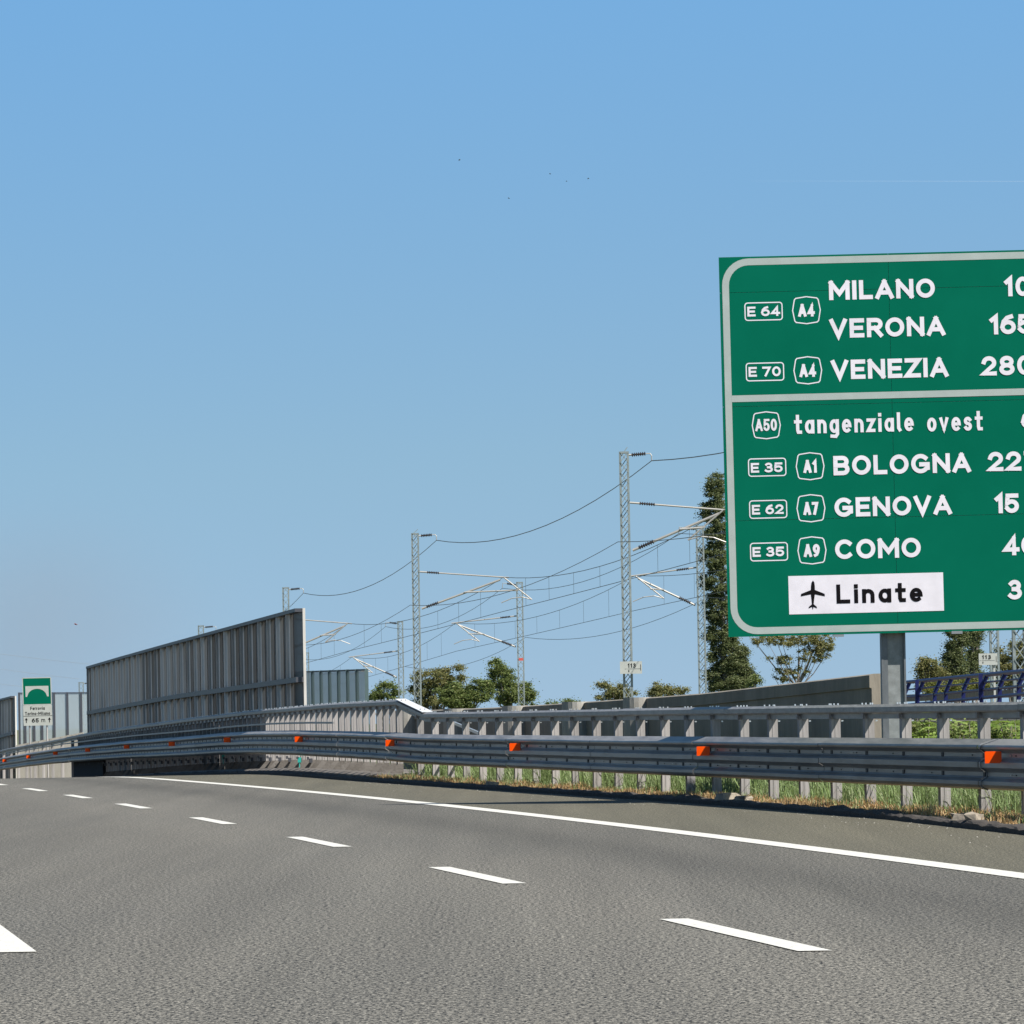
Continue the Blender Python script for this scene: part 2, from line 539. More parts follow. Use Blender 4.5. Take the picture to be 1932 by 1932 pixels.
DROP_T = [(-100, 0), (113, 0), (118, .010), (122, .035), (130, .115), (139, .21), (148, .32), (178, .76), (200, 1.14),
          (230, 1.72), (300, 3.2), (400, 5.0), (600, 7.0), (9000, 7.0)]
DROP = itp(DROP_T)
SHX = lambda y: -.00062 * y - .021
XD0 = lambda y: 1.6 - .123 * (y - 28) - .00024 * (y - 28) ** 2 if y < 150 else (1.6 - .123 * 122 - .00024 * 122 ** 2) - .182 * (y - 150)
XD = lambda y: XD0(y) + SHX(y)
XE_c = np.polyfit([30, 40, 57.2, 85.9, 100.8, 120], [4.82, 3.65, 1.57, -2.47, -4.9, -8.3], 2)
XE = lambda y: SHX(y) + (float(np.polyval(XE_c, y)) if y < 150 else float(np.polyval(XE_c, 150)) - .2 * (y - 150))
XP0 = itp([(-60, 9.5), (0, 7.9), (30, 6.25), (51.9, 4.73), (60, 4.0), (68, 3.0), (79.8, 1.15), (97.7, -1.95), (104, -3.0), (150, -9.8), (300, -32)])
XP = lambda y: XP0(y) + SHX(y)
XB = lambda y: SHX(y) - .035 + (14.19 - .16 * y if y < 102.3 else -2.18 - .148 * (y - 102.3))     # front beam line
XPOST = lambda y: XB(y) + .42
REFZ = itp([(-60, .663), (98, .663), (103, .70), (117, .722), (125, .71), (133, .66), (148, .512), (163, .385), (178.6, .22),
            (194, .043), (209, -.17), (224, -.40), (300, -1.8)])
TOPZ = itp([(-60, 1.235), (100.4, 1.235), (104.0, 1.485), (116, 1.45), (133, 1.335), (147, 1.20), (163, 1.02), (180, .82), (201, .50), (228, .10), (300, -1.2)])

# ------------------------------------------------------------------ ground, road
def strip(fa, fb, ys, za, zb, uv=None):
    mb = MB()
    vs = []
    for y in ys:
        vs.append((fa(y), y, za(y))); vs.append((fb(y), y, zb(y)))
    fs = [(2 * i, 2 * i + 1, 2 * i + 3, 2 * i + 2) for i in range(len(ys) - 1)]
    mb.add(vs, fs)
    if uv: mb.uv = [(0.0, y) if k == 0 else (1.0, y) for y in ys for k in (0, 1)]
    return mb


ysr = [-60, -20] + list(range(0, 112, 6)) + list(range(112, 160, 2)) + list(range(160, 400, 8))
XLEFT = lambda y: XD(y) - 8.4
road = strip(XLEFT, XE, ysr, lambda y: -DROP(y), lambda y: -DROP(y), uv=True).build("road", M['road'])
road["kind"] = "structure"
sh = strip(XE, XP, ysr, lambda y: -DROP(y), lambda y: -DROP(y)).build("hard_shoulder", M['shoulder'])
sh["kind"] = "structure"
# left shoulder beyond the lanes, outside the frame
lsh = strip(lambda y: XD(y) - 12.5, XLEFT, ysr, lambda y: -DROP(y), lambda y: -DROP(y)).build("left_shoulder", M['shoulder'])
lsh["kind"] = "structure"

# field to the horizon
mb = MB()
ysg = [-200, -60] + list(range(0, 120, 20)) + [113, 118, 122, 130, 139, 148, 178, 200, 230, 300, 400, 600, 1200, 5500]
ysg = sorted(set(ysg))
xsg = [-3000, -300, -60, 60, 300, 3000]
vs = [(x, y, -.30 - DROP(y) * 1.05 - (0.5 if y > 300 else 0)) for y in ysg for x in xsg]
nx = len(xsg)
fs = [(j * nx + i, j * nx + i + 1, (j + 1) * nx + i + 1, (j + 1) * nx + i) for j in range(len(ysg) - 1) for i in range(nx - 1)]
mb.add(vs, fs)
g = mb.build("ground", M['field']); g["kind"] = "structure"

# verge behind the kerb
ysv = list(range(-60, 300, 6))
ver = strip(lambda y: XP(y) + .12, lambda y: XP(y) + 14, ysv, lambda y: .045 - DROP(y), lambda y: -.02 - DROP(y)).build("verge", M['soil'])
ver["kind"] = "structure"

# painted marks
def dash(xf, y0, L, w, name):
    mb = MB(); vs = []
    n = 4
    for i in range(n + 1):
        y = y0 + L * i / n
        vs.append((xf(y) - w, y, .005 - DROP(y))); vs.append((xf(y), y, .005 - DROP(y)))
    mb.add(vs, [(2 * i, 2 * i + 1, 2 * i + 3, 2 * i + 2) for i in range(n)])
    return mb.build(name, M['paint'], road)


for k, y0 in enumerate([16.1, 28.05, 39.9, 51.9, 63.85, 76.0, 86.8, 96.5, 106.4, 117.5]):
    d_ = dash(XD, y0, 4.6 if k < 6 else 4.3, .17, "lane_dash")
XL2 = lambda y: SHX(y) - 2.5 - .139 * (y - 29.6)
for y0 in (17.6, 29.6, 41.5, 53.5):
    dash(XL2, y0, 4.6, .21, "lane_dash")
mb = MB(); vs = []; ysl = [-60, -20, 0, 10, 20] + list(range(24, 160, 3))
for y in ysl:
    vs.append((XE(y) - .27, y, .005 - DROP(y))); vs.append((XE(y) + .0, y, .005 - DROP(y)))
mb.add(vs, [(2 * i, 2 * i + 1, 2 * i + 3, 2 * i + 2) for i in range(len(ysl) - 1)])
mb.build("edge_line", M['paint'], road)

# ragged dark asphalt kerb along the verge
mb = MB()
prof_n = 6
vs = []; ysk = np.arange(30, 230, .22)
wob = 0
for y in ysk:
    j = lambda s: random.uniform(-s, s)
    wob = wob * .9 + j(.012)
    hgt = .065 + j(.014) + (.02 if random.random() < .08 else 0)
    a = 1.0
    x0 = XP(y) + wob * .3
    base = -DROP(y)
    pr = [(0, -.02), (.005 + j(.004), hgt * .7), (.04 + j(.02), hgt), (.16 + j(.03), hgt + j(.012)), (.26 + j(.04), hgt * .75 + j(.01)), (.33, .0)]
    for (o, z) in pr: vs.append((x0 + o, y, base + z))
fs = []
for i in range(len(ysk) - 1):
    for k in range(prof_n - 1):
        fs.append((i * prof_n + k, i * prof_n + k + 1, (i + 1) * prof_n + k + 1, (i + 1) * prof_n + k))
mb.add(vs, fs)
k_ = mb.build("kerb", M['kerb']); k_["kind"] = "structure"


# ------------------------------------------------------------------ guardrails
def beam_prof():
    """three-wave section, (outwards to the road, height)"""
    pts = [(-.088, .512), (-.085, .519), (.084, .458), (.09, .44), (.086, .42), (.030, .388), (.016, .375), (.016, .335), (.030, .318),
           (.082, .285), (.082, .228), (.030, .195), (.016, .178), (.016, .138), (.030, .12), (.082, .088), (.082, .05), (.06, .02), (.01, .0)]
    return pts


BP = beam_prof()


def tang(y):
    e = .5
    return Vector((XB(y + e) - XB(y - e), 2 * e, 0)).normalized()


def outw(y):
    t = tang(y)
    return Vector((-t.y, t.x, 0))


ZB = lambda y: REFZ(y) - .33      # bottom of the front beam

post_mesh_src = {}


def c_post(name, h, w, d, mat, y, parent, z0):
    """open C-shaped post, web towards the traffic"""
    key = (name, w, d)
    t = tang(y); o = outw(y)
    base = Vector((XPOST(y), y, z0))
    if key not in post_mesh_src:
        mb = MB()
        X = Vector((1, 0, 0)); Y = Vector((0, 1, 0)); Z = Vector((0, 0, 1))
        th = .006
        mb.box((0, -d / 2, .5), (w / 2, th / 2, .5))
        mb.box((-w / 2 + th / 2, 0.003, .5), (th / 2, d / 2 - .0, .5))
        mb.box((w / 2 - th / 2, 0.003, .5), (th / 2, d / 2 - .0, .5))
        mb.box((-w / 2 + .018, d / 2 + .004, .5), (.012, th / 2, .5))
        mb.box((w / 2 - .018, d / 2 + .004, .5), (.012, th / 2, .5))
        # pressed rib of the web
        mb.box((.004, -d / 2 - .0045, .5), (.016, .0025, .5))
        ob = mb.build(name, mat, parent, origin=root_loc(parent))
        # origin at base of post
        for v in ob.data.vertices: v.co += root_loc(parent)
        post_mesh_src[key] = ob
    else:
        ob = post_mesh_src[key].copy(); COL.objects.link(ob)
        ob.parent = parent
    ob.location = base - root_loc(parent)
    ob.rotation_euler = (random.uniform(-.006, .006), random.uniform(-.008, .008), math.atan2(-t.x, t.y))
    ob.scale = (1, 1, h)
    return ob


def guardrail(root, y0, y1, step, ysec, w, d, name_extra=""):
    posts = []
    y = y0
    while y < y1:
        posts.append(y); y += step
    for y in posts:
        z0 = -.02 - DROP(y)
        c_post("post", TOPZ(y) - .13 - z0, w, d, M['galv_post'], y, root, z0)
    return posts


near = thing("guardrail", (XPOST(60), 60, 0), "near stretch of steel guardrail with spaced posts in grass, before the large green sign", "guardrail", "steel guardrails beside the carriageway")
far = thing("guardrail", (XPOST(110), 110, 0), "far raised steel guardrail with tightly packed posts, below the tall ribbed noise barrier", "guardrail", "steel guardrails beside the carriageway")


def beam_piece(root, ya, yb, mat=None, lap=.0):
    mb = MB()
    n = max(2, int((yb - ya) / 1.5) + 1)
    path = []
    ph = random.uniform(-.004, .004); ph2 = random.uniform(-.004, .004)
    for i in range(n + 1):
        y = ya + (yb - ya) * i / n
        dz = ph + (ph2 - ph) * i / n + random.uniform(-.002, .002)
        path.append((Vector((XB(y), y, ZB(y) + dz)) + outw(y) * lap, outw(y)))
    mb.sweep(BP, path)
    ob = mb.build("wave_beam", mat or M['beam'], root, smooth=False)
    return ob


def top_piece(root, ya, yb):
    mb = MB()
    ys = [ya, yb] + [y for y in (100.4, 104.0) if ya < y < yb]
    n = max(2, int((yb - ya) / 1.8))
    ys = sorted(set(ys + [ya + (yb - ya) * i / n for i in range(n + 1)]))
    prof = [(.088, -.03), (.088, -.085), (.08, -.1), (-.08, -.1), (-.088, -.085), (-.088, -.015), (-.075, 0.0), (.02, 0.0)]
    jz = random.uniform(-.004, .004)
    path = [(Vector((XPOST(y), y, TOPZ(y) + jz)), outw(y)) for y in ys]
    mb.sweep(prof, path, closed=True)
    ob = mb.build("top_rail", M['galv'], root); fix_normals(ob)
    # lower web hung under the rail
    mb = MB()
    prof = [(.035, -.102), (.035, -.165), (.028, -.165), (.028, -.102)]
    mb.sweep(prof, path, closed=True)
    o2 = mb.build("rail_web", M['galv'], root); fix_normals(o2)


# near stretch: beams 5.4 m long, lapped
Y_SPLIT = 102.3
y = 42.0 - 1.5
secs = []
yy = 57.9 - 3 * 7.65
while yy < Y_SPLIT - 1:
    secs.append((yy, min(yy + 7.65, Y_SPLIT))); yy += 7.65
for i, (a, b) in enumerate(secs):
    beam_piece(near, a + .004, b - .004, lap=.003 * (i % 2))
    top_piece(near, a, b - .006)
posts_n = guardrail(near, 59.7 - 14 * 1.81, 102.9, 1.81, None, .112, .115)
yy = Y_SPLIT
while yy < 262:
    beam_piece(far, yy + .004, yy + 7.6, lap=.003 * (int(yy) % 2))
    top_piece(far, yy, yy + 7.59)
    yy += 7.6
posts_f = guardrail(far, 104.1, 188, 1.02, None, .102, .10)

# spacer blocks, slots, bolts (joined: too small to pick apart singly)
for root, posts in ((near, posts_n), (far, posts_f)):
    sp = MB(); sl = MB(); bo = MB()
    for y in posts:
        t = tang(y); o = outw(y); Z = Vector((0, 0, 1))
        b = Vector((XB(y), y, ZB(y) + .27))
        sp.box(b - o * .14, (.14, .035, .13), (o, t, Z))
        # bracket under top rail
        tp = Vector((XPOST(y), y, TOPZ(y) - .135))
        sp.box(tp + o * .01, (.07, .04, .03), (o, t, Z))
        for zz in (.355, .158):
            sl.box(Vector((XB(y), y, ZB(y) + zz)) + o * .021, (.005, .045, .022), (o, t, Z))
            for s_ in (-1, 1):
                if random.random() < .6:
                    q = y + s_ * .5
                    sl.box(Vector((XB(q), q, ZB(q) + zz)) + outw(q) * .021, (.004, .012, .007), (outw(q), tang(q), Z))
            if random.random() < .3:
                q = y + .7
                bo.box(Vector((XB(q), q, ZB(q) + zz)) + outw(q) * .024, (.004, .012, .006), (outw(q), tang(q), Z))
        for k in (-.12, -.04, .05, .13):
            q = y + k * 2.2
            bo.box(Vector((XPOST(q), q, TOPZ(q) + .008)) + o * random.uniform(.0, .04), (.008, .012, .010), (o, t, Z))
        if root is near: bo.box(Vector((XPOST(y), y, TOPZ(y) - .19)) - o * .075 - t * .05, (.012, .012, .008), (o, t, Z))
        # top slots of the wave beam
    sp.build("spacer_blocks", M['galv_post'], root, kind="stuff")
    sl.build("slot_holes", M['dark_slot'], root, kind="stuff")
    bo.build("bolts", M['bolt'], root, kind="stuff")
# lap joints with diagonal slots and dark joint lines
mb = MB()
for (a, b) in secs:
    o = outw(a); t = tang(a); Z = Vector((0, 0, 1))
    mb.sweep([(p[0] + .005, p[1]) for p in BP], [(Vector((XB(a - .012), a - .012, ZB(a))), o), (Vector((XB(a + .012), a + .012, ZB(a))), o)])
mb.build("beam_joints", M['dark_slot'], near, kind="stuff")
# safety cable looped at the joint by the nearest reflector
mb = MB()
yc = 57.75
o = outw(yc)
base = Vector((XB(yc), yc, ZB(yc)))
mb.tube([base + o * (p[0] + .012) + Vector((0, 0, p[1])) + tang(yc) * (0 if p[1] < .4 else -(p[1] - .4) * 1.0) for p in BP[1:]], .008, 5)
mb.build("cable", M['signpole'], near)

# pale slanted cap plate over the drop of the top rail
mb = MB(); mb.sweep([(.10, .004), (.10, .016), (-.10, .016), (-.10, .004)], [(Vector((XPOST(y), y, TOPZ(y))), outw(y)) for y in (100.42, 103.98)], closed=True)
cp_ = mb.build("slanted_cap", M['cap'], far); fix_normals(cp_)
mb = MB()
for y in (101.0, 103.5):
    for k in (-.04, .04): mb.box(Vector((XPOST(y), y, TOPZ(y) + .02)) + outw(y) * k, (.012, .03, .008))
mb.build("cap_bolts", M['dark_slot'], far, kind="stuff")

# reflectors
def reflector(y, root, s=1.0):
    o = outw(y); t = tang(y); Z = Vector((0, 0, 1))
    # amber block facing the traffic, standing out of the upper valley of the beam
    y -= .185 * y / 14.0
    c = Vector((XB(y), y, REFZ(y) + .008)) + o * .14
    mb = MB()
    w, h, d = .084 * s, .057 * s, .03
    fa = [(-w, -h), (w, -h), (w, h), (w * .9, h + .006), (-w * .9, h + .006), (-w, h)]
    # face looks back along the road
    nrm_ = (-t * .96 + o * .28).normalized(); sd_ = nrm_.cross(Z).normalized()
    poly = [c + sd_ * (-a) + Z * b - nrm_ * .03 for a, b in fa]
    mb.prism(poly, nrm_ * .06)
    ob = mb.build("reflector", M['orange'], root); fix_normals(ob)
    mb = MB()
    mb.box(c + nrm_ * .034 + sd_ * .02 + Z * .01, (.045, .05, .002), (sd_, Z, nrm_))
    return ob


for y in [42.5, 57.8, 73.15, 88.4]:
    reflector(y, near)
for y in [102.6, 117.6, 133, 148, 163, 178.6, 194, 209, 224.5]:
    reflector(y, far, .95 if y < 150 else .9)
for (u, v, Y) in [(251, 1439, 170), (421, 1428.5, 137), (565, 1433.6, 117)]:
    mb = MB(); p = W(u, v, Y)
    mb.box(p, (.035, .02, .055)); mb.box(p - Vector((0, 0, .1)), (.01, .01, .06))
    mb.build("delineator", M['teal'], far)
# middle rail of the far stretch
mb = MB()
path = []
for i in range(30):
    y = 114 + i * 4
    path.append((Vector((XPOST(y), y, REFZ(y) + .345)) + outw(y) * .04, outw(y)))
mb.sweep([(.02, -.02), (.05, -.02), (.05, .02), (.02, .02)], path, closed=True)
ob = mb.build("middle_rail", M['galv'], far); fix_normals(ob)
# sloped plain strut seen behind the transition
mb = MB()
mb.bar(W(833, 1354, 103), W(905, 1384, 97), .035, .05)
mb.build("brace", M['bolt'], far)

# concrete plinth under the far stretch
mb = MB(); path = []
for i in range(28):
    y = 103.4 + i * 2.5
    path.append((Vector((XB(y), y, -DROP(y) + .0)), outw(y)))
mb.sweep([(.10, -.3), (.08, .08), (-.03, .12), (-1.2, .14), (-1.2, -.3)], path, closed=True)
ob = mb.build("plinth", M['plinth'], far, label="dark stained concrete plinth under the packed posts"); fix_normals(ob)
# dark brackets below the beam
mb = MB()
for y in posts_f[14::2]:
    t = tang(y); o = outw(y); Z = Vector((0, 0, 1))
    b = Vector((XPOST(y), y, ZB(y) - .12))
    mb.box(b + o * .07 - t * .12, (.03, .05, .045), (o, t, Z))
    mb.box(b + o * .13 - t * .12 + Z * .05, (.02, .05, .03), (o, t, Z))
mb.build("lower_brackets", M['noise_rail'], far, kind="stuff")
# slanted post feet
mb = MB()
for y in posts_f:
    if y < 101: continue
    t = tang(y); o = outw(y); Z = Vector((0, 0, 1))
    b = Vector((XPOST(y), y, -DROP(y) + .13))
    mb.prism([b - o * .05 + t * -.06, b + o * .20 + t * -.06, b + o * .17 + Z * .03 + t * -.06, b + o * .05 + Z * .17 + t * -.06, b - o * .05 + Z * .17 + t * -.06], t * .012)
f_ = mb.build("foot_plates", M['plinth'], far, kind="stuff"); fix_normals(f_)

# pale wall facing the traffic at the far left end, beyond the dark opening
PY = 224.0
pb = W(95, 1440, PY)
pw = thing("concrete_parapet", (pb.x, PY, -DROP(PY)), "pale concrete wall end behind the guardrail at the far left, below the small bridge sign", "wall")
nseg = 6
us_ = [30 + (157 - 30) * i / nseg for i in range(nseg + 1)]
for i in range(nseg):
    ta = W(us_[i] + .3, 1406 - 24.5 * i / nseg, PY); tb_ = W(us_[i + 1] - .3, 1406 - 24.5 * (i + 1) / nseg, PY)
    mb = MB(); zb_ = -DROP(PY) - .4
    mb.prism([Vector((ta.x, PY, zb_)), Vector((tb_.x, PY, zb_)), tb_, ta], (0, .3, 0))
    ob = mb.build("wall_slab", M['pale_wall'], pw); fix_normals(ob)
for y in np.arange(191, 262, 5.1):
    z0 = -.02 - DROP(y)
    c_post("post", TOPZ(y) - .13 - z0, .102, .10, M['galv_post'], y, far, z0)
# closed near-black box, its colour stands in for shade in a gap
cv = thing("painted_gap", (XPOST(176), 176, -DROP(176)), "near-black block painting the shade of a gap under the guardrail, beside the pale concrete parapet", "opening")
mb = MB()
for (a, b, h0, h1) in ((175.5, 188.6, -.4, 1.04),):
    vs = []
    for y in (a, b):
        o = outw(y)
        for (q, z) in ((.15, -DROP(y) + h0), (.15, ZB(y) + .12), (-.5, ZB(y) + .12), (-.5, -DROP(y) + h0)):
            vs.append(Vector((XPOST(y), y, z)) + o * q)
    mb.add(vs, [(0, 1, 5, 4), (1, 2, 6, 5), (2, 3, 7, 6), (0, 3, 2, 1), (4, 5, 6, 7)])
ob = mb.build("shade_block", M['gap_shade'], cv); fix_normals(ob)

# ------------------------------------------------------------------ noise barriers (ribbed steel and panels)
def noise_barrier(name, label, ya, yb, bay, topf, midf, off, group):
    XN = lambda y: XB(y) + off
    root = thing(name, (XN(ya), ya, -DROP(ya)), label, "noise barrier", group)
    ys = np.arange(ya, yb, bay)
    Z = Vector((0, 0, 1))
    for i, y in enumerate(ys):
        t = tang(y); o = outw(y)
        zt = topf(y); zb = -DROP(y) - .1
        c = Vector((XN(y), y, (zt + zb) / 2)); h = (zt + zb) / 2 - zb
        lean = random.uniform(-.012, .012)
        mb = MB()
        # folded rib: two grey cheeks and a raised bright ridge between them
        mb.box(c + o * .045, (.04, .012, h), ((o + Z * lean).normalized(), t, Z))
        mb.box(c + o * .125, (.042, .012, h), ((o + Z * lean).normalized(), (t + o * .25).normalized(), Z))
        if i:
            ob = mb.build("rib", M['noise_post'], root)
            mb = MB()
            mb.box(c + o * .084 - t * .03, (.014, .02, h - .04), (o, t, Z))
            mb.build("ridge", M['noise_ridge'], ob)
        if i < len(ys) - 1:
            y2 = ys[i + 1]
            p0 = Vector((XN(y), y, 0)); p1 = Vector((XN(y2), y2, 0))
            mb = MB()
            zt2 = topf(y2)
            q = [p0 + Z * zb + t * .02, p1 + Z * (-DROP(y2) - .1) - t * .02, p1 + Z * (zt2 - .02) - t * .02, p0 + Z * (zt - .02) + t * .02]
            mb.prism(q, -o * .03)
            ob = mb.build("panel", M['noise_panel'], root); fix_normals(ob)
    for nm, f_, hh in (("top_cap", topf, .05), ("middle_rail", midf, .075)):
        mb = MB()
        path = [(Vector((XN(y), y, f_(y))), outw(y)) for y in ys]
        mb.sweep([(.185, -hh), (.185, hh * .6), (.0, hh * .6), (.0, -hh)], path, closed=True)
        ob = mb.build(nm, M['noise_rail'], root); fix_normals(ob)
    # pale end plate facing the traffic
    y = ya - .1; o = outw(y); t = tang(y)
    zt = topf(y) + .03; zb = -DROP(y) - .1
    mb = MB()
    mb.box(Vector((XN(y), y, (zt + zb) / 2)) - o * .01, (.03, .012, (zt - zb) / 2), (o, t, Z))
    mb.build("end_plate", M['noise_post'], root, label="pale end plate")
    return root


TOPN = itp([(120, 3.70), (127.5, 3.62), (160, 3.33), (178, 3.16), (195, 2.98)])
MIDN = itp([(120, 2.10), (127.5, 2.05), (160, 1.82), (195, 1.43)])
noise_barrier("noise_barrier", "tall grey ribbed noise barrier rising behind the guardrail, left of the masts", 127.4, 194, 2.12, TOPN, MIDN, 1.25, "ribbed noise barriers")
noise_barrier("noise_barrier", "short ribbed noise barrier at the left edge, left of the small bridge sign", 233, 262, 2.15,
              itp([(230, 2.24), (262, 1.93)]), itp([(230, .76), (262, .2)]), 1.0, "ribbed noise barriers")


def screen_wall(label, pts, zt, zb, mat, postmat, pw_, group):
    root = thing("glazed_screen", (pts[0][0], pts[0][1], zb), label, "noise screen", group)
    Z = Vector((0, 0, 1))
    for i, p in enumerate(pts):
        mb = MB()
        mb.box((p[0], p[1], (zt[i] + zb) / 2), (pw_, pw_, (zt[i] - zb) / 2 + .03))
        mb.build("post", postmat, root)
        if i < len(pts) - 1:
            q = pts[i + 1]
            a = Vector((p[0], p[1], zb)); b = Vector((q[0], q[1], zb)); d = (b - a).normalized()
            mb = MB()
            mb.prism([a + d * pw_, b - d * pw_, b - d * pw_ + Z * (zt[i + 1] - zb - .03), a + d * pw_ + Z * (zt[i] - zb - .03)], Vector((-d.y, d.x, 0)) * .015)
            mb.build("pane", mat, root)
    mb = MB()
    for i in range(len(pts) - 1):
        mb.bar((pts[i][0], pts[i][1], zt[i]), (pts[i + 1][0], pts[i + 1][1], zt[i + 1]), .04, .05)
    mb.build("top_rail", postmat, root)
    return root


M['screen_post'] = flat("screen_post_green", (0.10, 0.15, 0.15), 0.5, 0.3)
M['screen_post2'] = flat("screen_post_grey", (0.07, 0.075, 0.09), 0.5, 0.3)
px = [(17.6 - .1486 * (144 + 2.05 * i), 144 + 2.05 * i) for i in range(9)]
screen_wall("blue-green tinted glazed screen behind the guardrail, just right of the tall ribbed barrier", px, [2.36 + .012 * i for i in range(9)], -.6, M['screen'], M['screen_post'], .045, "glazed screens")
pts = []
for u in (36, 47, 64, 79, 102, 127, 153, 178):
    w_ = W(u, 1308, 246); pts.append((w_.x, w_.y))
zts = [W(u, 1308 - u * .006, 246).z for u in (36, 47, 64, 79, 102, 127, 153, 178)]
screen_wall("dusty grey glazed screen behind the small bridge sign at the left", pts, zts, -2.2, M['screen2'], M['screen_post2'], .045, "glazed screens")

# ------------------------------------------------------------------ concrete flyover wall
wall = thing("concrete_wall", (14.19 + 3.2 - .16 * 77.5, 77.5, 0), "long grey concrete wall rising to a square end left of the large sign's post", "wall")
XW = lambda y: 17.39 - .16 * y + SHX(y) + .02
TOPW = {}
wp = [(1645, 1271), (1603, 1276), (1550, 1282), (1500, 1288), (1481, 1290), (1400, 1299.5), (1325, 1308), (1260, 1313), (1192, 1318), (1120, 1323), (1058, 1327), (1000, 1331), (947, 1334), (870, 1337.5), (799, 1340), (740, 1342)]
wpt = []
for (u, v) in wp:
    Y = 17.39 / ((u - 966) / F + .16)
    wpt.append((Y, W(u, v, Y).z))
TOPWf = itp(wpt)
Z3 = Vector((0, 0, 1))
ys = np.linspace(wpt[0][0], wpt[-1][0], 40)
mb = MB(); vs = []
for y in ys:
    p = Vector((XW(y), y, 0)); o = outw(y)
    for (a, z) in ((0, -.5), (0, TOPWf(y) - .20), (.03, TOPWf(y) - .19), (.03, TOPWf(y) - .02), (-.03, TOPWf(y)), (-.27, TOPWf(y)), (-.27, -.5)):
        vs.append(p + o * a + Z3 * z)
n_ = 7
fs = [(i * n_ + k, (i + 1) * n_ + k, (i + 1) * n_ + (k + 1) % n_, i * n_ + (k + 1) % n_) for i in range(len(ys) - 1) for k in range(n_)]
fs += [tuple(range(n_)), tuple(len(vs) - 1 - k for k in range(n_))]
mb.add(vs, fs)
ob = mb.build("wall_body", M['conc'], wall); fix_normals(ob)
for (u, rr) in ((1218, .26), (1101, .27), (986, .28), (873, .28), (780, .28)):
    Y = 17.39 / ((u - 966) / F + .16)
    p = Vector((XW(Y), Y, -.4)) + outw(Y) * .12
    mb = MB()
    mb.tube([p, p + Z3 * (TOPWf(Y) + .4 + .005)], rr, 20)
    mb.build("round_buttress", M['conc_light'], wall, smooth=False)  # paler concrete colour stands for sunlight on the buttresses
# low wall further right, behind the shrubs
lw = thing("low_concrete_wall", tuple(W(1640, 1380, 96)), "low concrete wall with pale coping behind the leafy shrubs at the right", "wall")
a = W(1640, 1363.5, 98); b = W(1990, 1361, 84)
mb = MB()
mb.bar(a - Z3 * .6, b - Z3 * .6, .25, 1.2)
mb.build("wall_body", M['conc'], lw)
mb = MB(); mb.bar(a + Z3 * .012, b + Z3 * .012, .31, .03); mb.build("coping", M['conc_light'], lw)

# blue bridge railing
rl = thing("blue_railing", tuple(W(1700, 1330, 100)), "dark blue steel bridge railing with cranked posts to the right of the sign post", "railing")
RY = lambda u: 118 - (u - 1655) * .098      # distance of a post seen in direction u
def RP(u, v): return W(u, v, RY(u))
posts_b = [(1655, 1325), (1680, 1323), (1705, 1322.5), (1731, 1321), (1763, 1321), (1784, 1320.5), (1817, 1320), (1851, 1320), (1885.5, 1320), (1921.6, 1319), (1958, 1318)]
TV = lambda u: 1292.5 - (u - 1655) * .0945    # direction of the hand rail
for i, (u, v) in enumerate(posts_b):
    top = TV(u + 11)
    Y = RY(u)
    base = W(u, v + 16, Y)
    knee = W(u + .5, top + 26, Y); tp = W(u + 12, top - .5, Y - .0)
    mb = MB()
    d = Vector((1, 0, 0))
    mb.box((base + knee) / 2, (.035, .06, (knee.z - base.z) / 2), (d, Vector((0, 1, 0)), (knee - base).normalized()))
    mb.bar(knee, tp, .07, .12, up=(0, 1, 0))
    mb.build("post", M['blue'], rl)
    if u in (1731, 1851):
        mb = MB(); mb.bar(W(u - 1, v + 10, Y - .3), W(u - 1, top - 1, Y - .3), .07, .1, up=(0, 1, 0))
        mb.build("post", M['blue'], rl)
for (dv, r_, du) in ((0, .038, 11), (14, .018, 6), (28, .026, 1), (43, .03, 0)):
    mb = MB()
    mb.tube([W(u + du, TV(u + du) + dv, RY(u)) for u in (1655, 1700, 1731, 1790, 1851, 1900, 1958)], r_, 8)
    mb.build("rail", M['blue'], rl)
# deck under the railing
dk = thing("bridge_deck", tuple(W(1800, 1345, 104)), "grey concrete bridge deck edge under the dark blue railing", "bridge")
mb = MB()
a = W(1640, 1337, 121); b = W(1990, 1330, 88)
mb.bar(a - Z3 * .12 + Vector((.1, .3, 0)), b - Z3 * .12 + Vector((.1, .3, 0)), .9, .26)
mb.build("deck_edge", M['conc'], dk)
a = W(1695, 1318, 140); b = W(1990, 1305, 118)
mb = MB(); mb.bar(a, b, .5, .16); mb.build("far_coping", M['stone'], dk)

# ------------------------------------------------------------------ lettering: strokes on a unit box
def arc(cx, cy, rx, ry, a0, a1, n=12):
    return [(cx + rx * math.cos(R(a0 + (a1 - a0) * i / n)), cy + ry * math.sin(R(a0 + (a1 - a0) * i / n))) for i in range(n + 1)]


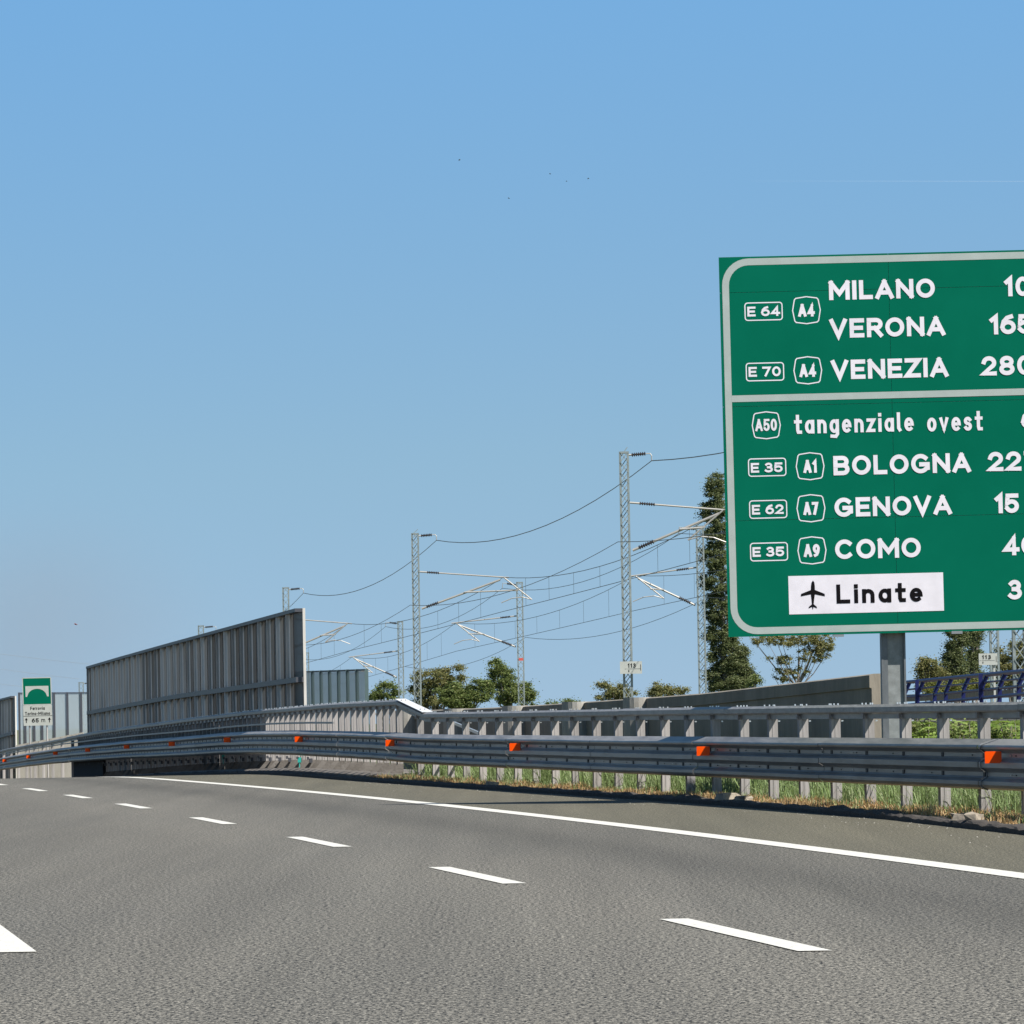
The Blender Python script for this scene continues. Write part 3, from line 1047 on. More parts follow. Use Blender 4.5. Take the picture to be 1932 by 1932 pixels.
XH = .66  # height of lower-case letters
G = {
    'M': (1.08, [[(0, 0), (0, 1)], [(0, 1), (.5, .28), (1, 1)], [(1, 1), (1, 0)]]),
    'I': (.0, [[(0, 0), (0, 1)]]),
    'L': (.62, [[(0, 1), (0, 0), (1, 0)]]),
    'A': (.92, [[(0, 0), (.5, 1)], [(.5, 1), (1, 0)], [(.2, .28), (.8, .28)]]),
    'N': (.86, [[(0, 0), (0, 1)], [(0, 1), (1, 0)], [(1, 0), (1, 1)]]),
    'O': (.96, [arc(.5, .5, .5, .5, 0, 360, 28)]),
    'V': (.86, [[(0, 1), (.5, 0), (1, 1)]]),
    'E': (.68, [[(1, 1), (0, 1), (0, 0), (1, 0)], [(0, .5), (.88, .5)]]),
    'F': (.66, [[(1, 1), (0, 1), (0, 0)], [(0, .5), (.85, .5)]]),
    'T': (.74, [[(0, 1), (1, 1)], [(.5, 1), (.5, 0)]]),
    'R': (.76, [[(0, 0), (0, 1), (.6, 1)] + arc(.62, .73, .38, .27, 90, -90, 8) + [(0, .46)], [(.5, .46), (1, 0)]]),
    'B': (.78, [[(0, 0), (0, 1), (.6, 1)] + arc(.6, .755, .34, .245, 90, -90, 8) + [(0, .51)], [(0, .51)] + arc(.64, .255, .36, .255, 90, -90, 8) + [(0, 0)]]),
    'Z': (.78, [[(0, 1), (1, 1), (0, 0), (1, 0)]]),
    'G': (.96, [arc(.5, .5, .5, .5, 48, 320, 22) + [(.98, .2), (.98, .45), (.55, .45)]]),
    'C': (.92, [arc(.52, .5, .52, .5, 48, 312, 22)]),
    '0': (.72, [arc(.5, .5, .5, .5, 0, 360, 24)]),
    '1': (.26, [[(0, .80), (1, 1), (1, 0)]]),
    '2': (.70, [arc(.5, .70, .48, .30, 170, -20, 12) + [(.85, .5), (0, 0), (1, 0)]]),
    '3': (.70, [arc(.48, .76, .42, .24, 148, -80, 12) + [(.38, .53)], [(.38, .53)] + arc(.46, .26, .52, .27, 88, -146, 14)]),
    '4': (.76, [[(.72, 0), (.72, 1), (0, .24), (1, .24)]]),
    '5': (.70, [[(.95, 1), (.06, 1), (.0, .50)] + arc(.46, .31, .52, .31, 128, -152, 14)]),
    '6': (.72, [arc(.5, .32, .5, .32, 0, 360, 20), [(.0, .36), (.12, .68), (.42, .92), (.78, 1)]]),
    '7': (.70, [[(0, 1), (1, 1), (.35, 0)]]),
    '8': (.72, [arc(.5, .755, .43, .245, 0, 360, 18), arc(.5, .26, .5, .26, 0, 360, 20)]),
    '9': (.72, [arc(.5, .68, .5, .32, 0, 360, 20), [(1, .64), (.88, .32), (.58, .08), (.22, 0)]]),
    't': (.42, [[(.42, 1), (.42, .14), (.55, 0), (1, 0)], [(0, XH), (1, XH)]]),
    'a': (.56, [arc(.5, XH * .5, .5, XH * .5, 0, 360, 18), [(1, XH), (1, 0)]]),
    'n': (.54, [[(0, 0), (0, XH)], [(0, XH * .55)] + arc(.5, XH * .58, .5, XH * .42, 180, 0, 8) + [(1, 0)]]),
    'm': (.86, [[(0, 0), (0, XH)], [(0, XH * .6)] + arc(.25, XH * .6, .25, XH * .4, 180, 0, 6) + [(.5, 0)], [(.5, XH * .6)] + arc(.75, XH * .6, .25, XH * .4, 180, 0, 6) + [(1, 0)]]),
    'g': (.56, [arc(.5, XH * .5, .5, XH * .5, 0, 360, 18), [(1, XH), (1, -.16), (.72, -.32), (.1, -.30)]]),
    'e': (.56, [[(.02, XH * .5), (1, XH * .5)] + arc(.5, XH * .5, .5, XH * .5, 0, 305, 18)]),
    'z': (.50, [[(0, XH), (1, XH), (0, 0), (1, 0)]]),
    'i': (.0, [[(0, 0), (0, XH)], [(0, .97), (0, .99)]]),
    'l': (.10, [[(0, 1), (0, .12), (1, 0)]]),
    'o': (.56, [arc(.5, XH * .5, .5, XH * .5, 0, 360, 18)]),
    'v': (.54, [[(0, XH), (.5, 0), (1, XH)]]),
    's': (.46, [arc(.5, XH * .76, .46, XH * .24, 30, 250, 10) + arc(.5, XH * .26, .48, XH * .26, 70, -150, 10)]),
    'r': (.34, [[(0, 0), (0, XH)], [(0, XH * .55), (.35, XH * .92), (1, XH)]]),
    '-': (.34, [[(0, .35), (1, .35)]]),
    ' ': (.30, []),
}


def ribbon(pts, t):
    """2-D ribbon with square ends and mitred corners"""
    P = [Vector((a, b)) for a, b in pts]
    Q = [P[0]]
    for p in P[1:]:
        if (p - Q[-1]).length > 1e-6: Q.append(p)
    P = Q
    h = t / 2
    closed = (P[0] - P[-1]).length < 1e-5 and len(P) > 3
    if closed: P = P[:-1]
    n = len(P)
    L = []; Rr = []
    for i in range(n):
        if closed:
            d0 = (P[i] - P[i - 1]).normalized(); d1 = (P[(i + 1) % n] - P[i]).normalized()
        else:
            d0 = (P[i] - P[i - 1]).normalized() if i > 0 else (P[1] - P[0]).normalized()
            d1 = (P[i + 1] - P[i]).normalized() if i < n - 1 else d0
        nn = Vector((-d0.y - d1.y, d0.x + d1.x))
        if nn.length < 1e-4: nn = Vector((-d0.y, d0.x))
        nn.normalize()
        c = max(.42, nn.dot(Vector((-d0.y, d0.x))))
        p = P[i].copy()
        if not closed and i == 0: p -= d1 * h
        if not closed and i == n - 1: p += d0 * h
        L.append(p + nn * (h / c)); Rr.append(p - nn * (h / c))
    quads = []
    for i in range(n if closed else n - 1):
        j = (i + 1) % n
        quads.append((L[i], L[j], Rr[j], Rr[i]))
    for i in range(n):      # filled joints at sharp corners
        if not closed and i in (0, n - 1): continue
        d0 = (P[i] - P[i - 1]).normalized(); d1 = (P[(i + 1) % n] - P[i]).normalized()
        if d0.dot(d1) < .75:
            quads.append(tuple(P[i] + Vector((math.cos(-k * math.pi / 4), math.sin(-k * math.pi / 4))) * h * .98 for k in range(8)))
    return quads


def text_quads(txt, x0, x1, y0, y1, t, gap=.17):
    """strokes of a word fitted between x0..x1, capital height y0..y1"""
    H = y1 - y0
    inner = H - t
    ws = [G[c][0] for c in txt]
    gaps = [gap] * (len(txt) - 1)
    # natural width = sum(inner widths*k + t) + gaps*k
    tot = sum(ws) + sum(gaps)
    k = ((x1 - x0) - t * sum(1 for c in txt if c != ' ')) / tot
    out = []
    x = x0
    for i, c in enumerate(txt):
        w = ws[i] * k
        out.append((c, [ribbon([(x + t / 2 + a * w, y0 + t / 2 + b * inner) for a, b in st], t) for st in G[c][1]]))
        x += w + (0 if c == ' ' else t) + (gaps[i] * k if i < len(gaps) else 0)
    return out


class Plane:
    def __init__(s, O, U, V):
        s.O = Vector(O); s.U = Vector(U).normalized(); s.V = Vector(V).normalized(); s.Nn = s.U.cross(s.V)  # towards viewer

    def p(s, u, v, w=0): return s.O + s.U * u + s.V * v + s.Nn * w


def lay_text(pl, txt, x0, x1, y0, y1, t, mat, parent, w=.004, gap=.17, name="lettering"):
    for ch, strokes in text_quads(txt, x0, x1, y0, y1, t, gap):
        if not strokes: continue
        mb = MB(); k = 0
        for rb in strokes:
            k += 2
            for q in rb:
                k += 1
                mb.add([pl.p(a.x, a.y, w + .00007 * k) for a in q], [(0,) + tuple(range(len(q) - 1, 0, -1))])
        mb.build("digit" if ch.isdigit() else "letter", mat, parent)


def lay_ring(pl, pts, t, mat, parent, w, name):
    mb = MB()
    for q in ribbon(list(pts) + [pts[0]], t):
        mb.add([pl.p(a.x, a.y, w) for a in q], [(0, 3, 2, 1)])
    return mb.build(name, mat, parent)


def rrect(x0, y0, x1, y1, r, n=6):
    p = []
    for cx, cy, a in ((x1 - r, y1 - r, 0), (x0 + r, y1 - r, 90), (x0 + r, y0 + r, 180), (x1 - r, y0 + r, 270)):
        for i in range(n + 1):
            b = R(a + 90 * i / n); p.append((cx + r * math.cos(b), cy + r * math.sin(b)))
    return p


# ------------------------------------------------------------------ the large green sign
SY = 72.5
S = F / SY
O = W(1374.5, 1202, SY)
EPS = R(.5)
U_ = Vector((math.cos(EPS * .8), 0, math.sin(EPS * .8))); V_ = Vector((-math.sin(EPS), 0, math.cos(EPS)))
V_ = (V_ - U_ * V_.dot(U_)).normalized()
PLN = Plane(O, U_, V_)
PW = 5.6; PH = 718 / S
sbase = W(1684, 1500, SY + .35); sbase.z = 0
sign = thing("direction_sign", tuple(sbase), "large green motorway distance sign at the right, listing Milano, Verona and Venezia", "road sign")


def bil(vx, vy):
    """photo direction -> metres on the board"""
    xl = 1353 + (vy - 484) * 23 / 718
    uu = vx - xl
    yb = 1202 - (vx - 1376) * .0216
    yt = 484 - (vx - 1353) * .0138
    return uu / S, (yb - vy) / (yb - yt) * PH


def C6(x, y): return bil((2000 + x / 2.098) * .66141, (700 + y / 2.098) * .66141)
def C7(x, y): return bil((2000 + x / 2.098) * .66141, (1150 + y / 2.098) * .66141)


# plates: seams as narrow real gaps over a dark backing
us = [0, 2.19, 4.3, PW]
vs_ = [0, C7(200, 705)[1], C6(150, 965)[1], C6(150, 280)[1], PH]
for i in range(3):
    for j in range(4):
        mb = MB()
        a0, a1 = us[i] + (.0022 if i else 0), us[i + 1] - (.0022 if i < 2 else 0)
        b0, b1 = vs_[j] + (.0022 if j else 0), vs_[j + 1] - (.0022 if j < 3 else 0)
        dw = random.uniform(-.001, .001)
        mb.prism([PLN.p(a0, b0, dw), PLN.p(a1, b0, dw), PLN.p(a1, b1, dw), PLN.p(a0, b1, dw)], -PLN.Nn * .02)
        ob = mb.build("sign_plate", M['green'], sign); fix_normals(ob)
mb = MB()
mb.prism([PLN.p(.02, .02, -.022), PLN.p(PW - .02, .02, -.022), PLN.p(PW - .02, PH - .02, -.022), PLN.p(.02, PH - .02, -.022)], -PLN.Nn * .012)
ob = mb.build("backing", M['signback'], sign); fix_normals(ob)
for v_ in (.45, 1.6, 2.9, 4.2):
    mb = MB(); mb.bar(PLN.p(.15, v_, -.06), PLN.p(PW - .15, v_, -.06), .05, .045); mb.build("back_rail", M['signback'], sign)
# clamps under the lower edge
for (u_, ) in ((1.42,), (2.95,), (4.4,)):
    mb = MB(); mb.box(PLN.p(u_, -.012, -.05), (.07, .05, .018)); mb.build("clamp", M['signback'], sign)
# band: rounded frame and cross bar
b0 = C6(138, 240)[0]
top_in = PH - C6(300, 95)[1]
bot_c = C7(600, 1357)[1]
fr = rrect(b0, bot_c, PW - b0, PH - top_in, .30, 8)
lay_ring(PLN, fr, .088, M['band'], sign, .003, "border")
dv = C6(600, 910)[1]
mb = MB()
mb.add([PLN.p(b0 + .04, dv - .043, .0036), PLN.p(PW - b0 - .04, dv - .043, .0036), PLN.p(PW - b0 - .04, dv + .043, .0036), PLN.p(b0 + .04, dv + .043, .0036)], [(0, 1, 2, 3)])
mb.build("divider", M['band'], sign)

T = .055
def word(txt, Cf, x0, x1, yt, yb, t=T, gap=.17, mat='white', parent=sign, w=.004):
    """x extents and y top/bottom at the left end, in survey units"""
    u0, vb = Cf(x0, yb); u1, _ = Cf(x1, yb)
    _, vt = Cf(x0, yt)
    return lay_text(PLN, txt, u0, u1, vb, vt, t, M[mat], parent, w, gap)


word("MILANO", C6, 760, 1395, 215, 330)
word("VERONA", C6, 765, 1458, 443, 558)
word("VENEZIA", C6, 775, 1478, 690, 806)
word("10", C6, 1812, 1965, 202, 318, gap=.22)
word("165", C6, 1725, 1985, 428, 545, gap=.14)
word("280", C6, 1677, 1982, 675, 791, gap=.17)
word("tangenziale", C7, 555, 1272, 72, 186, t=.042, gap=.27)
word("ovest", C7, 1352, 1685, 62, 178, t=.042, gap=.27)
word("6", C7, 1915, 2010, 50, 165)
word("BOLOGNA", C7, 792, 1615, 320, 436)
word("227", C7, 1718, 2025, 302, 418, gap=.17)
word("GENOVA", C7, 800, 1502, 570, 685)
word("15", C7, 1760, 1905, 552, 668, gap=.17)
word("COMO", C7, 805, 1318, 820, 937)
word("40", C7, 1812, 2012, 803, 919, gap=.12)
word("3", C7, 1840, 1925, 1065, 1181)


def eshield(num, Cf, x0, y0, x1, y1, tx0, tx1, ty0, ty1):
    a = Cf(x0, y1); b = Cf(x1, y0 - 2)
    lay_ring(PLN, rrect(a[0] + .01, a[1] + .01, b[0] - .01, b[1] - .01, .035, 4), .014, M['white'], sign, .003, "route_frame")
    w0, vb = Cf(tx0, ty1); w1, _ = Cf(tx1, ty1); _, vt = Cf(tx0, ty0)
    return lay_text(PLN, "E " + num, w0, w1, vb, vt, .027, M['white'], sign, .004, .15)


def ashield(txt, Cf, x0, y0, x1, y1, tx0, tx1, ty0, ty1):
    a = Cf(x0, y1); b = Cf(x1, y0)
    x_, y_, X_, Y_ = a[0] + .008, a[1] + .008, b[0] - .008, b[1] - .008
    w_ = X_ - x_; h_ = Y_ - y_
    pts = [(x_, y_ + h_ * .5), (x_ + w_ * .07, y_ + h_ * .11), (x_ + w_ * .12, y_ + h_ * .055), (x_ + w_ * .5, y_), (X_ - w_ * .12, y_ + h_ * .055), (X_ - w_ * .07, y_ + h_ * .11),
           (X_, y_ + h_ * .5), (X_ - w_ * .07, Y_ - h_ * .11), (X_ - w_ * .12, Y_ - h_ * .055), (x_ + w_ * .5, Y_), (x_ + w_ * .12, Y_ - h_ * .055), (x_ + w_ * .07, Y_ - h_ * .11)]
    lay_ring(PLN, pts, .014, M['white'], sign, .003, "route_frame")
    w0, vb = Cf(tx0, ty1); w1, _ = Cf(tx1, ty1); _, vt = Cf(tx0, ty0)
    return lay_text(PLN, txt, w0, w1, vb, vt, .037 if len(txt) < 3 else .028, M['white'], sign, .004, .16)


eshield("64", C6, 253, 337, 481, 452, 270, 467, 365, 424)
ashield("A4", C6, 540, 303, 708, 475, 575, 675, 352, 428)
eshield("70", C6, 263, 699, 492, 815, 280, 473, 727, 786)
ashield("A4", C6, 550, 663, 718, 836, 585, 685, 713, 790)
ashield("A50", C7, 302, 47, 472, 219, 322, 452, 96, 168)
eshield("35", C7, 280, 328, 508, 443, 297, 488, 359, 417)
ashield("A1", C7, 567, 294, 735, 466, 612, 692, 343, 420)
eshield("62", C7, 288, 579, 515, 695, 305, 495, 610, 668)
ashield("A7", C7, 573, 545, 742, 718, 613, 703, 595, 672)
eshield("35", C7, 295, 833, 521, 950, 310, 500, 863, 921)
ashield("A9", C7, 580, 797, 750, 970, 617, 713, 847, 923)

# white airport panel
a = C7(531, 1266); b = C7(1450, 1018)
mb = MB()
mb.prism([PLN.p(a[0], a[1], .004), PLN.p(b[0], a[1], .004), PLN.p(b[0], b[1], .004), PLN.p(a[0], b[1], .004)], -PLN.Nn * .003)
ap = mb.build("airport_panel", M['white'], sign, label="white airport panel"); fix_normals(ap)
u0, vb = C7(815, 1202); u1, _ = C7(1330, 1200); _, vt = C7(815, 1088)
lay_text(PLN, "Linate", u0, u1, vb, vt, .050, M['black'], ap, .007, .26)
# aeroplane pictogram (outline in survey units, right half mirrored)
half = [(0, 1063), (8, 1075), (11, 1095), (12, 1120), (70, 1143), (72, 1158), (12, 1146), (8, 1175), (5, 1205), (23, 1220), (25, 1230), (4, 1221), (1, 1236)]
cx = 672
out = [(cx + a_, b_) for a_, b_ in half] + [(cx - a_, b_) for a_, b_ in half[::-1][:-1]]
mb = MB()
P_ = [Vector(C7(x_, y_ - (x_ - cx) * -.012)) for x_, y_ in out]
mb = MB()
H_ = [Vector(C7(cx + a_, b_)) for a_, b_ in half]
L_ = [Vector(C7(cx - a_, b_)) for a_, b_ in half]
w_ = .007
def pq(p): return PLN.p(p.x, p.y, w_)
for i in range(len(half) - 1):
    if i in (4,): continue
    if i == 3:      # wings
        for P4 in ((H_[3], H_[4], H_[5], H_[6]), (L_[3], L_[4], L_[5], L_[6])):
            mb.add([pq(p) for p in P4], [(0, 1, 2, 3)])
        mb.add([pq(L_[3]), pq(H_[3]), pq(H_[6]), pq(L_[6])], [(0, 3, 2, 1)])
        continue
    if i in (5,): continue
    if i == 8:      # tail plane
        for P4 in ((H_[8], H_[9], H_[10], H_[11]), (L_[8], L_[9], L_[10], L_[11])):
            mb.add([pq(p) for p in P4], [(0, 1, 2, 3)])
        mb.add([pq(L_[8]), pq(H_[8]), pq(H_[11]), pq(L_[11])], [(0, 3, 2, 1)])
        continue
    if i in (9, 10): continue
    mb.add([pq(L_[i]), pq(H_[i]), pq(H_[i + 1]), pq(L_[i + 1])], [(0, 3, 2, 1)])
mb.build("aeroplane_symbol", M['black'], ap)

# I-section post, flange to the left, web towards the traffic
pc = W(1684, 1250, SY + .33)
ztop = O.z + 4.0
mb = MB()
xa = W(1662, 1250, SY + .33).x; xb = W(1707.5, 1250, SY + .33).x
mb.box((xa + .012, SY + .32, ztop / 2), (.012, .15, ztop / 2 + .1))
mb.box((xb - .012, SY + .32, ztop / 2), (.012, .15, ztop / 2 + .1))
mb.box((xa + .052, SY + .185, ztop / 2), (.028, .012, ztop / 2 + .1))
p1 = mb.build("post_flanges", M['signpole'], sign)
mb = MB()
mb.box(((xa + xb) / 2 + .02, SY + .215, ztop / 2), ((xb - xa) / 2 - .045, .008, ztop / 2 + .1))
mb.build("post_web", M['signpole_face'], sign)
for v_ in (.45, 1.6, 2.9):
    mb = MB(); q = PLN.p(1.95, v_, -.10); mb.box(q, (.15, .015, .05)); mb.build("bracket", M['signback'], sign)
# second post beyond the right edge of the frame
mb = MB()
xo = PLN.p(4.05, 0).x
mb.box((xo - .15, SY + .33, ztop / 2), (.012, .15, ztop / 2 + .1)); mb.box((xo + .15, SY + .33, ztop / 2), (.012, .15, ztop / 2 + .1)); mb.box((xo, SY + .30, ztop / 2), (.136, .008, ztop / 2 + .1))
mb.build("post_flanges", M['signpole'], sign)

# ------------------------------------------------------------------ small bridge sign at the left
BY = 215.0
bs = F / BY
b_o = W(44.6, 1369.5, BY)
BPL = Plane(b_o, (1, 0, .006), (-.018, 0, 1))
bw = 54.5 / bs; bh = 90.5 / bs
bsg = thing("bridge_sign", (b_o.x + bw / 2, BY + .06, -DROP(BY)), "small green and white sign with an arched bridge symbol, left beside the glazed screen", "road sign")
hg = bh * .43
mb = MB(); mb.prism([BPL.p(0, hg), BPL.p(bw, hg), BPL.p(bw, bh), BPL.p(0, bh)], -BPL.Nn * .03)
ob = mb.build("green_board", M['green'], bsg); fix_normals(ob)
lay_ring(BPL, rrect(.012, hg + .012, bw - .012, bh - .012, .03, 3), .03, M['plate'], ob, .003, "rim")
# bridge symbol
x0, x1 = bw * .10, bw * .90
yt, yb = bh - .135 * bh * 1.95, bh - .40 * bh
yb = hg + (bh - hg) * .30; yt = hg + (bh - hg) * .69
mb = MB()
n = 16
top = []; low = []
for i in range(n + 1):
    x = x0 + (x1 - x0) * i / n
    xx = (x - (x0 + x1) / 2) / ((x1 - x0) / 2 * .84)
    z = yb if abs(xx) >= 1 else yb + (yt - yb) * .74 * math.sqrt(max(0, 1 - xx * xx))
    top.append(BPL.p(x, yt, .004)); low.append(BPL.p(x, z, .004))
for i in range(n):
    mb.add([low[i], low[i + 1], top[i + 1], top[i]], [(0, 1, 2, 3)])
mb.build("bridge_symbol", M['plate'], ob)
mb = MB(); mb.prism([BPL.p(0, 0), BPL.p(bw, 0), BPL.p(bw, hg - .01), BPL.p(0, hg - .01)], -BPL.Nn * .03)
wb = mb.build("white_board", M['plate'], bsg); fix_normals(wb)
lay_text(BPL, "Ferrovia", bw * .25, bw * .75, hg * .76, hg * .92, .020, M['black'], wb, .004, .2)
lay_text(BPL, "Torino-Milano", bw * .06, bw * .93, hg * .51, hg * .67, .020, M['black'], wb, .004, .2)
lay_text(BPL, "65", bw * .29, bw * .53, hg * .15, hg * .35, .032, M['black'], wb, .004, .25)
lay_text(BPL, "m", bw * .62, bw * .75, hg * .16, hg * .38, .020, M['black'], wb, .004, .2)
mb = MB(); mb.add([BPL.p(0, hg * .455, .003), BPL.p(bw, hg * .455, .003), BPL.p(bw, hg * .475, .003), BPL.p(0, hg * .475, .003)], [(0, 1, 2, 3)])
mb.build("divider", M['black'], wb)
for cx in (bw * .10, bw * .90):
    mb = MB(); a = hg * .14
    mb.add([BPL.p(cx - .014, a, .004), BPL.p(cx + .014, a, .004), BPL.p(cx + .014, a + hg * .13, .004), BPL.p(cx - .014, a + hg * .13, .004),
            BPL.p(cx - .055, a + hg * .13, .004), BPL.p(cx + .055, a + hg * .13, .004), BPL.p(cx, a + hg * .25, .004)], [(0, 1, 2, 3), (4, 5, 6)])
    mb.build("arrow", M['black'], wb)
for fx in (.22, .82):
    mb = MB(); p = BPL.p(bw * fx, 0, -.06)
    mb.tube([Vector((p.x, p.y, -DROP(BY) - .2)), BPL.p(bw * fx, bh * .95, -.06)], .03, 8)
    mb.build("post", M['galv_post'], bsg)

# ------------------------------------------------------------------ railway masts and overhead line
def lattice(root, x, y, zb, zt, w, d=.2):
    Z = Vector((0, 0, 1))
    for s_ in (-1, 1):
        mb = MB()
        mb.box((x + s_ * (w / 2 - .012), y, (zt + zb) / 2), (.012, d / 2, (zt - zb) / 2))
        mb.box((x + s_ * (w / 2 - .03), y - d / 2, (zt + zb) / 2), (.03, .006, (zt - zb) / 2))
        mb.box((x + s_ * (w / 2 - .03), y + d / 2, (zt + zb) / 2), (.03, .006, (zt - zb) / 2))
        mb.build("channel", M['mast'], root)
    mb = MB()
    cell = .30; z = zb; k = 0
    i_ = w / 2 - .035
    while z < zt - .05:
        z2 = min(z + cell, zt)
        mb.bar((x - i_, y - d / 2 - .008, z), (x + i_, y - d / 2 - .008, z2), .022, .012, up=(0, 1, 0))
        mb.bar((x + i_, y - d / 2 - .014, z), (x - i_, y - d / 2 - .014, z2), .022, .012, up=(0, 1, 0))
        if y < 230:
            mb.bar((x - i_, y + d / 2 + .008, z + .15), (x + i_, y + d / 2 + .008, z2 + .15), .022, .012, up=(0, 1, 0))
        z += cell
    mb.box((x, y, zt - .03), (w / 2, d / 2 + .01, .03))
    mb.build("lacing", M['mast'], root, kind="stuff")


def insulator(root, a, b, r=.075, n=7):
    mb = MB(); a = Vector(a); b = Vector(b)
    pts = []; rs = []
    for i in range(n):
        for (f_, rr) in ((0, .4), (.3, 1), (.5, 1), (.8, .4)):
            pts.append(a.lerp(b, (i + f_) / n)); rs.append(r * rr)
    mb.tube(pts, r, 8, rs=rs)
    mb.build("insulator", M['insul'], root)


def tubep(root, a, b, r, name, mat='tube'):
    mb = MB(); mb.tube([a, b], r, 8); mb.build(name, M[mat], root)


MG = "railway lattice masts"
masts = {}
def mast_A(key, u, vtop, Y, w, label, sup, var, cant=True, top_arm=True, zb=-3.0):
    """row on the near side; arms reach right"""
    tp = W(u, vtop, Y)
    x, zt = tp.x, tp.z
    root = thing("lattice_mast", (x, Y, zb), label, "railway mast", MG)
    lattice(root, x, Y, zb, zt, w)
    k = 1.0
    if top_arm:
        a = Vector((x + w / 2, Y, zt - .1))
        insulator(root, a + Vector((.08, 0, 0)), a + Vector((.5, 0, .03)), .06)
        mb = MB(); mb.tube([a, a + Vector((.08, 0, 0))], .03, 6); mb.build("arm_stub", M['tube'], root); mb = MB(); mb.tube([a + Vector((.5, 0, .03)), a + Vector((.62, 0, .03)), a + Vector((.66, 0, -.03)), a + Vector((.66, 0, -.18))], .018, 6)
        mb.build("feeder_arm", M['tube'], root)
    if cant:
        P = Vector((sup[0], Y, sup[1]))
        side = 1 if P.x > x else -1
        m0 = Vector((x + side * w / 2, Y, P.z + .26))
        s0 = Vector((x + side * (w / 2 + .06), Y, P.z - 1.13))
        # tie
        d = (P - m0).normalized()
        tubep(root, m0, m0 + d * .30, .03, "tie_end"); insulator(root, m0 + d * .28, m0 + d * .75, .05)
        tubep(root, m0 + d * .72, P + d * .2, .026, "tie_tube")
        # strut
        d2 = (P - Vector((0, 0, .05)) - s0).normalized(); L = (P - s0).length
        tubep(root, s0, s0 + d2 * .22, .04, "strut_end"); insulator(root, s0 + d2 * .2, s0 + d2 * .68, .065)
        tubep(root, s0 + d2 * .66, s0 + d2 * (L - .15), .038, "strut_tube")
        # registration
        e = side * var
        br = P + Vector((e * 1.05, -.05, -.86)) 
        tubep(root, P + Vector((0, -.05, 0)), br, .025, "bracket_tube")
        r0 = s0.lerp(P, .52)
        tubep(root, r0 + Vector((0, -.05, 0)), Vector((P.x + e * .55, Y - .05, P.z - .5)), .028, "register_tube")
        mb = MB()
        mb.tube([br, br + Vector((-e * .35, 0, .1)), br + Vector((-e * .75, 0, .06)), br + Vector((-e * 1.15, 0, -.1))], .02, 6)
        mb.build("steady_arm", M['tube'], root)
    masts[key] = (x, Y, zt, w, root)
    return root


SA = {'A4': None}
def SP(u, v, Y):
    p = W(u, v, Y); return (p.x, p.z)


# supports of the two contact lines
SUPA = {163: SP(1365, 962, 163), 211: SP(950, 1089, 211), 259: SP(656, 1176, 259)}
xa0, za0 = SUPA[163]; 
SUPA[115] = (12.9, 7.65)
SUPA[307] = (-14.3, 4.65); SUPA[355] = (-21, 3.8); SUPA[403] = (-27.8, 2.9)
SUPB = {207: SP(1198, 1086, 207), 253: SP(860, 1175, 253), 296: SP(665, 1239, 296)}
SUPB[160] = (11.7, 7.0); SUPB[113] = (18.6, 7.8); SUPB[343] = (-15.2, 3.3)

mast_A('A3', 1177, 852, 163, .285, "tallest lattice mast left of the large sign, with a 113 plate on it", SUPA[163], -1)
mast_A('A2', 783, 1006, 211, .29, "lattice mast rising behind the lowered end of the guardrail, second from the tallest", SUPA[211], 1)
mast_A('A1', 539, 1108, 259, .31, "lattice mast whose top shows above the right end of the ribbed noise barrier", SUPA[259], -1)
mast_A('A0', 379, 1180, 307, .33, "lattice mast top peeking over the middle of the ribbed noise barrier", SUPA[307], 1)
mast_A('A6', 153, 1287, 403, .36, "faint distant lattice mast at the left end of the ribbed noise barrier", None, 1, cant=False, zb=-6)
mast_A('A4', 1910, 585, 115, .285, "close lattice mast behind the large sign at the far right edge", SUPA[115], 1)
def NB(key, u, vtop, Y, w, label, sup, var, zb=-3):
    tp = W(u, vtop, Y); x, zt = tp.x, tp.z
    r_ = mast_A(key, u, vtop, Y, w, label, sup, var, True, False, zb)
    a = Vector((x - w / 2, Y, zt - .12))
    insulator(r_, a + Vector((-.06, 0, 0)), a + Vector((-.42, 0, .06)), .055, 6)
    mb = MB(); mb.tube([a, a + Vector((-.06, 0, 0))], .03, 6); mb.build("arm_stub", M['tube'], r_); mb = MB(); mb.tube([a + Vector((-.42, 0, .06)), a + Vector((-.60, 0, .08)), a + Vector((-.62, 0, -.15))], .018, 6)
    mb.build("feeder_arm", M['tube'], r_)
    return r_


NB('B2', 1320, 992, 207, .30, "lattice mast in front of the tall poplar, left of the large sign", SUPB[207], -1)
b1r = NB('B1', 980, 1098, 253, .31, "lattice mast with a small red mark, midway between the two tall masts", SUPB[253], -1)
NB('B0', 755, 1172, 296, .31, "short-looking lattice mast just left of the second tall mast", SUPB[296], -1)
NB('B4', 578, 1231, 343, .32, "low distant lattice mast beside the end of the ribbed noise barrier", SUPB[343], -1)
NB('B3', 1868, 830, 160, .27, "lattice mast behind the 113 board below the large sign", SUPB[160], -1)
mb = MB(); p = W(983, 1244, 252.6); mb.box(p - Vector((0, .3, 0)), (.10, .01, .06)); mb.build("red_mark", M['redmark'], b1r)

